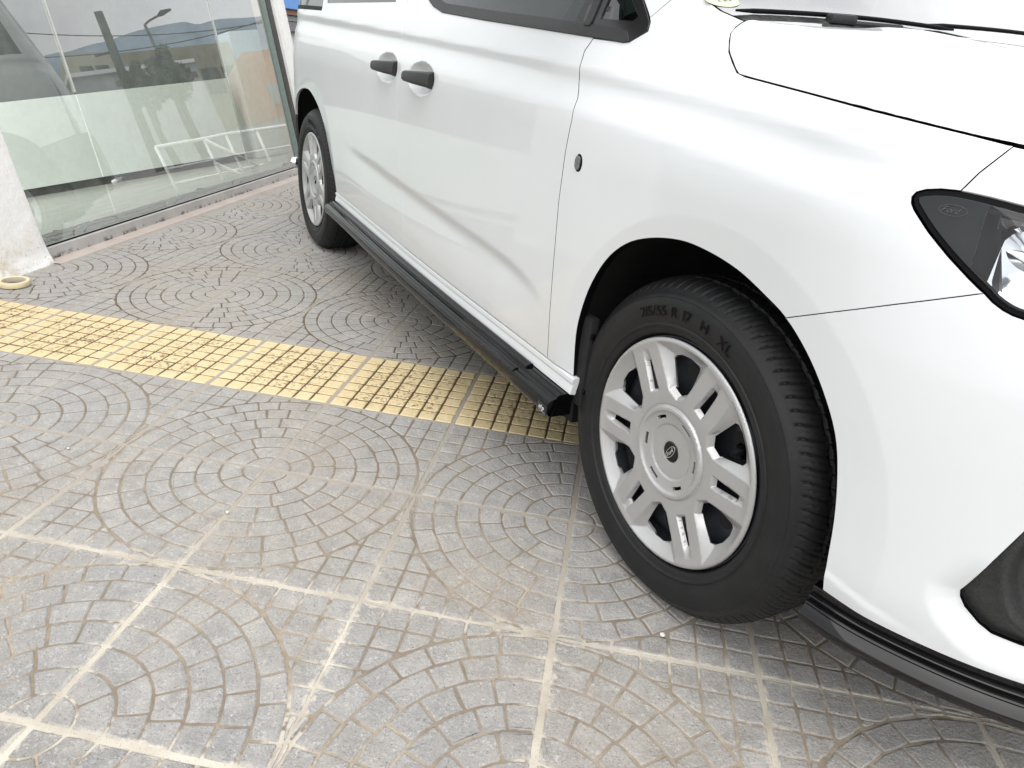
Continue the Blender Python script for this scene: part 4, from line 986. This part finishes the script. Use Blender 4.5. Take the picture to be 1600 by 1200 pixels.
# repeater lamp
rp=panel('side_repeater',[(-.370+.0122*math.cos(t),.800+.0165*math.sin(t)) for t in np.linspace(0,2*math.pi,28,endpoint=False)],M['seal_and_gap'],van,h=.003,bh=.003,gap=0,off=-.001,rnd=.001)
panel('repeater_lens',[(-.371+.0085*math.copysign(abs(math.cos(t))**.7,math.cos(t)),.800+.013*math.copysign(abs(math.sin(t))**.8,math.sin(t))) for t in np.linspace(0,2*math.pi,28,endpoint=False)],simple('smoked_lens',(.10,.105,.11),.08,metal=.4,coat=1,ns=90,namp=.7,bs=150,bd=.002),rp,h=.0025,bh=.0025,gap=0,off=-.0035,rnd=.001,depth=.003)
# door handles
for cx,cz in CUPS:
    hx=cx; mb=MB(); xs=np.linspace(0,1,15); G=[]
    for u in xs:
        x=cx+.102-.172*u; e_=SURF(x,cz)[1]; surf_y=-.036 if False else float(np.interp(cx,_su,_yu))+float(doorp(cz))
        o=-.002-.022*math.sin(min(1,u*1.25)*math.pi/2); hgt=.0215-.0070*u; th=.011+.004*(1-u)
        row=[(x,surf_y+o+dy,cz+.002+dz) for dy,dz in ((th,hgt*.7),(.002,hgt),(-th*.7,hgt*.78),(-th,hgt*.2),(-th,-hgt*.6),(-th*.5,-hgt),(.002,-hgt),(th,-hgt*.8))]
        G.append(row)
    G=np.array(G); mb.grid(G,closed=True); mb.f.append(tuple(range(8))); mb.f.append(tuple(14*8+i for i in range(8))[::-1])
    # stem at the front end and a pivot at the rear
    sy=float(np.interp(cx,_su,_yu))+float(doorp(cz))
    h_=mb.build('door_handle',M['black_plastic'],van,True); fixn(h_); h_.data.set_sharp_from_angle(angle=math.radians(38))
    mb=MB(); mb.box((cx+.055,sy-.004,cz-.023),(cx+.102,sy+.035,cz+.023)); mb.build('handle_base',M['black_plastic'],h_,bevel=.006)
    mb=MB(); mb.box((cx-.012,sy-.016,cz-.014),(cx+.008,sy+.035,cz+.012)); mb.build('handle_stem',M['black_plastic'],h_,bevel=.004)
# door mirror
mb=MB(); G=[]
for i in range(13):
    t=math.pi*i/12; r=max(math.sin(t),1e-4)**.32
    G.append([(-.50+.075*math.cos(a_)*r*.9+.05*0,-.175-.115*math.cos(t),1.30+.105*math.sin(a_)*r) for a_ in np.linspace(0,2*math.pi,24,endpoint=False)])
G=[[(x,y,z+(.02 if z>1.3 else 0)) for x,y,z in g_] for g_ in G]
mb.grid(np.array(G),closed=True); mr=mb.build('door_mirror',M['black_plastic'],van,True); fixn(mr)
mb=MB(); mb.tube([(-.50,.05,1.16),(-.50,-.08,1.21)],[.03,.022],12); mb.build('mirror_arm',M['black_plastic'],mr,True)
# wipers
def wiper(a,b,hub,tipx):
    mb=MB(); a=Vector(a); b=Vector(b); n=14
    P=[a.lerp(b,k/n)+Vector((0,0,.006*math.sin(math.pi*k/n))) for k in range(n+1)]
    mb.tube(P,[.002]+[.0042]*(n-1)+[.002],6); wp=mb.build('wiper',M['seal_and_gap'],van,True)
    hub=Vector(hub); mb=MB(); d=(b-a).normalized()
    Mx=Matrix.Translation(hub)@d.to_track_quat('X','Z').to_matrix().to_4x4()
    mb.box((-.030,-.010,-.007),(.030,.010,.009),Mx); mb.box((.025,-.006,-.009),(.15,.006,.001),Mx); mb.build('wiper_arm',M['black_plastic'],wp,bevel=.005); return wp
wiper((-.155,.098,1.089),(-.105,.62,1.109),(-.118,.315,1.096),0)
wiper((-.118,.56,1.112),(-.085,1.12,1.124),(-.10,1.0,1.118),0)

# ------------------------------------------------------------------ wheels
WR,WZ=.334,.325
m,nt,p=newmat('tyre_rubber'); co=objco(nt)
nt.links.new(ramp(nt,noise(nt,co,18,5,.6),[(.3,(.0085,.009,.010)),(.75,(.015,.015,.016))]),p.inputs['Base Color']); p.inputs['Roughness'].default_value=.52; p.inputs['Specular IOR Level'].default_value=.30
bump(nt,noise(nt,co,500,2),.35,.0006,p); M['tyre']=m
M['letter']=simple('tyre_lettering',(.0022,.0022,.0025),.5,spec=.15,ns=50,namp=.2)
m,nt,p=newmat('wheel_silver'); co=objco(nt)
p.inputs['Metallic'].default_value=.45; p.inputs['Roughness'].default_value=.34; p.inputs['Coat Weight'].default_value=.3; p.inputs['Coat Roughness'].default_value=.2
nt.links.new(ramp(nt,noise(nt,co,25,5,.6),[(.3,(.42,.42,.42)),(.7,(.46,.46,.46))]),p.inputs['Base Color'])
bump(nt,noise(nt,co,900,2),.15,.0003,p); M['silver']=m
def tyre_mesh():
    prof=[(.012,.226),(.004,.230),(.0005,.236),(-.001,.242),(-.0045,.245),(-.0045,.2475),(-.0025,.250),(-.004,.256),(-.0065,.266),(-.0072,.276),(-.0062,.287),(-.0035,.297),(-.0045,.2985),(-.0035,.300),(-.0010,.303),(.0048,.308),(.0092,.3135),(.0145,.3185),(.020,.3228),(.026,.3265),(.032,.3293),(.038,.3310),(.043,.3320),(.047,.3328),(.049,.3328),(.051,.3329),(.058,.3332),(.070,.3336),(.083,.3338),(.086,.3339),(.089,.3339),(.100,.334),(.112,.3339),(.115,.3339),(.118,.3338),(.130,.3336),(.142,.3332),(.149,.3329),(.151,.3328),(.153,.3328),(.160,.3322),(.167,.3315),(.174,.330),(.179,.328),(.184,.3245),(.188,.3205),(.196,.310),(.203,.297),(.206,.276),(.203,.256),(.198,.238),(.190,.228)]
    # subdivide the profile
    P=np.array(prof); Q=[P[0]]
    for a,b in zip(P[:-1],P[1:]):
        n=max(1,int(np.ceil(np.hypot(*(b-a))/.0042))); Q+=[a+(b-a)*k/n for k in range(1,n+1)]
    P=np.array(Q); na=88*14; th=np.arange(na)/na*2*math.pi
    Y=P[:,0][None,:]+0*th[:,None]; R=P[:,1][None,:]+0*th[:,None]; T=th[:,None]+0*R
    w=Y-.1; aw=np.abs(w); rr=R.copy()
    # shoulder lugs: curved lateral grooves
    NL=88; ph=T*NL/(2*math.pi)+np.sign(w)*(.8*np.clip((aw-.05)/.05,0,1.2)**1.3)+(w>0)*.5
    fr=ph%1; g=np.clip(1-np.abs(fr-.5)/.11,0,1); g=np.clip(g*1.7,0,1)
    msk=sstep(aw,.052,.055)*(1-sstep(aw,.090,.094))
    fade=1
    dep=.0030*g*msk*fade
    # sipes in each lug
    fs=(ph+.5)%1; gs=np.clip(1-np.abs(fs-.5)/.045,0,1); dep=np.maximum(dep,.0018*gs*sstep(aw,.055,.058)*(1-sstep(aw,.086,.090)))
    # circumferential zigzag grooves
    zz=.0022*np.sign(np.sin(T*NL/2)); 
    for c in (-.050,-.014,.014,.050):
        dd=np.abs(w-c-.4*zz*np.sign(c)); dep=np.maximum(dep,.0055*np.clip((.0036-dd)/.0012,0,1))
    # centre blocks
    phc=(T*NL/(2*math.pi)+w*18)%1; gc=np.clip(1-np.abs(phc-.5)/.06,0,1); dep=np.maximum(dep,.0028*np.clip(gc*2,0,1)*(aw<.049))
    phc=(T*NL/(2*math.pi)*2+w*18)%1; gc=np.clip(1-np.abs(phc-.5)/.10,0,1); dep=np.maximum(dep,.0022*gc*(aw<.047))
    # faint ribs on the shoulder edge and fine radial serration on the side wall
    lowr=(R>.262)&(R<.296)&(Y<.02)
    # rubber pushed in along the local normal
    t=np.gradient(P,axis=0); t/=np.linalg.norm(t,axis=1)[:,None]; nrm=np.stack([-t[:,1],t[:,0]],1)   # (y,r) outward
    nrm*=np.sign((nrm*(P-np.array([.1,.27]))).sum(1))[:,None]
    Y=Y-nrm[None,:,0]*dep; R=R-nrm[None,:,1]*dep
    X=R*np.cos(T); Z=R*np.sin(T)
    # contact patch
    fl=-WZ+.0015; k=Z<fl; Yb=np.where(k,Y+np.where(w<0,-1,1)*np.minimum((fl-Z)*.2,.001),Y); Z=np.maximum(Z,fl)
    mb=MB(); mb.grid(np.stack([X,Yb,Z],-1).transpose(1,0,2),closed=True); return mb
SP=[4+60*k for k in range(6)]; WN=[34+60*k for k in range(6)]
def rot(P,a): c,s=math.cos(math.radians(a)),math.sin(math.radians(a)); return [(x*c-y*s,x*s+y*c) for x,y in P]
def pp(r,d): return (r*math.cos(math.radians(d)),r*math.sin(math.radians(d)))
# in the local frame of a window / slot whose centre line is +x
WO=[pp(.2135,-19.8),pp(.2150,-13),pp(.2155,-6),pp(.2155,0),pp(.2155,6),pp(.2150,13),pp(.2135,19.8),(.120,.022),(.108,0),(.120,-.022)]
WI=[pp(.182,-12.2),pp(.189,-10.5),pp(.193,-3),pp(.193,4),pp(.189,9.5),pp(.183,11),(.131,.0205),(.126,.0185),(.1175,.003),(.116,-.001),(.126,-.0190),(.131,-.0210)]
SO=[(.120,-.0125),(.2035,-.0085),(.2035,.0085),(.120,.0125)]
SI=[(.125,-.0098),(.180,-.0058),(.182,.0064),(.125,.0100)]
wo=[np.array(rot(WO,a)) for a in WN]; wi=[np.array(rot(WI,a)) for a in WN]
so_=[np.array(rot(SO,a)) for a in SP]; si=[np.array(rot(SI,a)) for a in SP]
ls=[]
for a in SP:
    L1=[pp(.0735,a+d) for d in np.linspace(-11,11,9)]+[pp(.0665,a+d) for d in np.linspace(11,-11,9)]; ls.append(np.array(L1))
cprof=pch([0,.020,.0205,.050,.0535,.0560,.0600,.078,.084,.0885,.0915,.0935,.0955,.100,.112,.20,.2080,.214,.2205,.2235],
          [.0145,.0145,.0125,.0125,.0130,.0100,.0095,.0060,.0015,.0015,.0045,.0085,.0065,.0060,.0050,.0015,.0000,-.0015,.0000,.006])
def caph(x,z):
    Q=np.stack([np.ravel(x),np.ravel(z)],1); r=np.hypot(Q[:,0],Q[:,1]); h=cprof(r); e=np.zeros(len(Q))
    for a0 in WN:
        c_,s_=math.cos(math.radians(a0)),math.sin(math.radians(a0)); lx=Q[:,0]*c_+Q[:,1]*s_; ly=-Q[:,0]*s_+Q[:,1]*c_
        k=(lx>.10)&(np.abs(ly)<.08)
        if not k.any(): continue
        x_,y_=lx[k],np.abs(ly[k])
        def sd(p,q):        # signed distance, positive towards the middle of the window
            d=np.array([q[0]-p[0],q[1]-p[1]]); d/=np.hypot(*d); return (x_-p[0])*d[1]-(y_-p[1])*d[0]
        tip=pp(.2135,19.8); a1=sd((.120,.022),tip); b1=np.clip(-sd((.131,.0208),pp(.187,11.0)),0,None)
        rs=np.clip(a1,0,None)/(np.clip(a1,0,None)+b1+1e-6); ro=np.clip((.2150-np.hypot(x_,y_))/.0235,0,1)
        a2=sd((.108,.0),(.120,.022)); rh=np.clip(a2,0,None)/.0085
        e[k]=np.maximum(e[k],.0150*np.clip(np.minimum(np.minimum(rs,ro),rh),0,1))
    for O,I,dp in [(o,i,.0095) for o,i in zip(so_,si)]:
        c=O.mean(0); near=np.hypot(*(Q-c).T)<.11
        k=near.copy(); k[near]=inside(O,Q[near])
        if k.any():
            q=Q[k]; a=bdist(O,q); b=np.where(inside(I,q),0,bdist(I,q)); gg=np.clip((.2125-r[k])/.050,0,1) if dp>.015 else 1; e[k]=np.maximum(e[k],dp*gg*a/(a+b+1e-9))
    ring=.0025*np.clip(1-np.abs(r-.0700)/.0075,0,1)
    return (h+e).reshape(np.shape(x))
def capfn(x,z): return np.stack([x,caph(x,z),z],-1)
def capn(x,z,e=.0006):
    hx=(caph(x+e,z)-caph(x-e,z))/(2*e); hz=(caph(x,z+e)-caph(x,z-e))/(2*e)
    n=np.stack([hx,-np.ones_like(hx),hz],-1); return n/np.linalg.norm(n,axis=-1,keepdims=True)
def make_wheel():
    # the steel wheel behind the cover is the part; the rest hangs on it
    mb=MB(); prof=[(.225,.012),(.222,.010),(.219,.016),(.212,.030),(.205,.060),(.205,.19)]
    th=np.linspace(0,2*math.pi,97)[:-1]
    mb.grid(np.array([[(r*math.cos(t),y,r*math.sin(t)) for t in th] for r,y in prof]),closed=True)
    dp=[(.205,.060),(.198,.050),(.178,.040),(.155,.040),(.120,.046),(.10,.050),(.05,.045),(.001,.045)]
    mb.grid(np.array([[(r*math.cos(t),y,r*math.sin(t)) for t in th] for r,y in dp]),closed=True)
    wh=mb.build('wheel',M['steel'],van,True)
    o=tyre_mesh().build('tyre',M['tyre'],wh,True)
    o.data.set_sharp_from_angle(angle=math.radians(38))
    ring=[pp(.2225,d) for d in np.linspace(0,360,181)[:-1]]
    ext=[]
    for O in wo+so_: ext.append(resample(np.r_[O],.003))
    for rr_ in (.0205,.0537,.0560,.0840,.0885,.0915,.0935,.0955,.2080,.2140): ext.append(np.array([pp(rr_,d) for d in np.linspace(0,360,int(rr_*2000)+20)[:-1]]))
    ext=[np.r_[e,e[:1]] for e in ext]
    for a0 in WN:
        for sg in (1,-1): ext.append(np.array(rot([(pp(.2125,19.4)[0]*(1-t)+pp(.1905,11.6)[0]*t,sg*(pp(.2125,19.4)[1]*(1-t)+pp(.1905,11.6)[1]*t)) for t in np.linspace(0,1,12)],a0)))
    cp=panel('wheel_cover',ring,M['silver'],wh,extra=ext,holes=wi+si+ls,h=.0028,bh=.0030,gap=0,hgap=0,fn=capfn,nf=capn,depth=.007,rnd=.0006)
    # round holes of the steel wheel, valve
    for a in WN:
        mb=MB(); c=pp(.160,a+1); mb.tube([(c[0],.0395,c[1]),(c[0],.0385,c[1])],.0165,20); mb.build('vent_hole',M['void'],wh)
    mb=MB(); c=pp(.172,29); mb.tube([(c[0],.042,c[1]),(c[0],.018,c[1]+.001),(c[0],.004,c[1])],[.012,.010,.0055],14)
    for k in range(4): q=pp(.013,45+90*k); mb.tube([(c[0]+q[0],.030,c[1]+q[1]),(c[0]+q[0]*.6,.010,c[1]+q[1]*.6)],.003,6)
    mb.build('valve',M['seal_and_gap'],wh,True)
    return wh
def letters(text,parent,fn_place,size,mat,name,depth,shear=0,sp=.10):
    """each character as its own little extruded outline, joined to one mesh"""
    mb=MB(); x=0
    cu=bpy.data.curves.new('t','FONT'); cu.size=size; cu.extrude=depth; cu.shear=shear; cu.resolution_u=3
    ob=bpy.data.objects.new('t',cu); COL.objects.link(ob)
    for ch in text:
        if ch==' ': x+=size*.42; continue
        cu.body=ch; bpy.context.view_layer.update(); dg=bpy.context.evaluated_depsgraph_get()
        me=bpy.data.meshes.new_from_object(ob.evaluated_get(dg)); V=[v.co.copy() for v in me.vertices]
        if not V: continue
        x0=min(v.x for v in V); x1=max(v.x for v in V); wd=x1-x0
        mb.add([fn_place(x+v.x-x0,v.y,v.z) for v in V],[tuple(p.vertices) for p in me.polygons]); x+=wd+size*sp
        bpy.data.meshes.remove(me)
    bpy.data.objects.remove(ob); bpy.data.curves.remove(cu)
    return mb.build(name,mat,parent)
wheel=make_wheel(); wheel.location=(0,0,WZ)
# raised size marking along the side wall; reads clockwise
def place(x,y,z):
    r=.2635+y*1.0; a=math.radians(119.5)-x*1.12/.275; yy=-.0050
    rr=r; yy=float(np.interp(rr,[.25,.256,.266,.276,.287,.297],[-.0025,-.004,-.0065,-.0072,-.0062,-.0035]))
    return (rr*math.cos(a),-.0088-z*.5,rr*math.sin(a))
letters('215/55 R 17  H  XL',wheel,place,.027,M['letter'],'size_marking',.0009)
# badge: black oval with white outlined oval and script
mb=MB(); n=40
mb.v+=[(.0205*math.cos(t),-.0000+.0125,.0205*math.sin(t)) for t in np.linspace(0,2*math.pi,n,endpoint=False)]+[(.0185*math.cos(t),.0112,.0185*math.sin(t)) for t in np.linspace(0,2*math.pi,n,endpoint=False)]
mb.f=[(i,(i+1)%n,n+(i+1)%n,n+i) for i in range(n)]+[tuple(range(n,2*n))]
bdg=mb.build('badge',M['black_gloss'],wheel); fixn(bdg)
wsil=simple('badge_silver',(.62,.63,.64),.3,metal=.5,ns=50)
mb=MB(); A=math.radians(0)
ov=[(.0165*math.cos(t),.0108,.0072*math.sin(t)) for t in np.linspace(0,2*math.pi,41)]; BR=Matrix.Rotation(math.radians(-60),4,'Y')
mb.tube([BR@Vector(v) for v in ov],.00055,6,False); 
def pb(x,y,z): return tuple(BR@Vector((x-.0118,.0108-z,y-.0030)))
mb.build('badge_ring',wsil,wheel,True)
letters('Ford',wheel,pb,.0098,wsil,'badge_script',.0005,shear=.45,sp=-.03)
def copy_tree(o,parent):
    c=o.copy(); COL.objects.link(c); c.parent=parent
    for ch in list(o.children): copy_tree(ch,c)
    return c
w2=copy_tree(wheel,van); w2.location=(-2.757,0,WZ); w2.rotation_euler=(0,math.radians(23),0)
for xx in (0,-2.757):
    w3=copy_tree(wheel,van); w3.location=(xx,2*YC,WZ); w3.rotation_euler=(0,0,math.pi)
# etched oval on the headlight
mb=MB()
def hp(u,v,o=-.0002): 
    c=(.3765,.868); return tuple(SURF(c[0]+u,c[1]+v,o))
mb.tube([hp(.0155*math.cos(t),.0062*math.sin(t)) for t in np.linspace(0,2*math.pi,33)],.00022,5,False); mb.build('etched_oval',simple('etching_ring',(.10,.105,.11),.3,ns=30),hl)
def ph_(x,y,z): return hp(x-.0125,y-.0030,.0-z)
letters('Ford',hl,ph_,.0095,simple('etching',(.06,.062,.065),.3,ns=30),'etched_script',.0002,shear=.45,sp=-.03)
# round sticker low in the corner of the windscreen, printed upside down
def wsp(t,q,o=0): 
    P=wsc(t,q); a=wsc(t+.01,q)-P; b=wsc(t,q+.01)-P; n=np.cross(a,b); n/=np.linalg.norm(n); n=n*np.sign(n[2]); a/=np.linalg.norm(a); b/=np.linalg.norm(b); return P,a,b,n
SP_,Sa,Sb,Sn=wsp(.085,.030)
hx=Vector(Sb); hz=Vector(Sa); nn=Vector(Sn); c0=Vector(SP_)+nn*.002
mb=MB(); mb.v=[tuple(c0+hx*.034*math.cos(t)+hz*.024*math.sin(t)) for t in np.linspace(0,2*math.pi,40,endpoint=False)]+[tuple(c0+nn*.0004+hx*.0335*math.cos(t)+hz*.0235*math.sin(t)) for t in np.linspace(0,2*math.pi,40,endpoint=False)]
mb.f=[tuple(range(40,80))]+[(i,(i+1)%40,40+(i+1)%40,40+i) for i in range(40)]
st=mb.build('windscreen_sticker',simple('cream_sticker',(.55,.57,.42),.6,ns=30),van); fixn(st)
def pst(x,y,z): return tuple(c0+nn*(.0008+z)-hx*(x-.018)*1.0-hz*(y-.006))
letters('NET',st,pst,.0165,simple('sticker_ink',(.10,.13,.08),.6,ns=30),'sticker_print',.0001)
mb=MB()
for k in range(14):
    t=2*math.pi*k/14; q=c0+nn*.0006+hx*.029*math.cos(t)+hz*.019*math.sin(t); mb.tube([q,q+nn*.0003],.0012,6)
mb.build('sticker_dots',simple('sticker_gold',(.35,.30,.12),.6,ns=30),st)
# small maker's label at the front end of the skirt
mb=MB(); s0=-.321; z0=.2765
LB=lambda x,y,o: tuple(np.array(SURF(s0+x,z0,0.))*0+np.array([s0+x,-.03-.0525-.0006-o+.003*abs(y-.0)/.01*0,z0+y]))
mb.box((s0-.019,-.0842,z0-.011),(s0+.019,-.0822,z0+.012)); lb=mb.build('maker_label',simple('label_black',(.012,.012,.014),.35,ns=30),van,bevel=.0006)
def pl(x,y,z): return (s0-.013+x,-.0845-z,z0-.003+y)
letters('olp',lb,pl,.0150,simple('label_white',(.8,.82,.85),.4,ns=30),'label_print',.0003,shear=.2)
mb=MB(); mb.box((s0-.015,-.0846,z0-.008),(s0+.015,-.0843,z0-.0068)); mb.build('label_line',simple('label_grey',(.35,.36,.38),.4,ns=30),lb)
# pale characters on the quarter glass
def pq(x,y,z): q=SURF(-.428+x,1.079+y,.0015-z); return tuple(q)
letters('E1',van,pq,.012,simple('glass_print',(.02,.03,.025),.5,ns=30),'glass_marking',.0001)
# far side of the van
for o in [c for c in van.children if c.name.split('.')[0] in ('front_wing','front_door','side_panel','rear_side_glass','front_pillar','window_trim','quarter_window_frame','door_glass','bumper','nose_panel','nose_corner','inner_shell','hood','windscreen','scuttle','roof','rear_bumper','tailgate','sill','front_lip','side_skirt','wheel_arch_liner','door_mirror')]:
    mirror_obj(o,van)
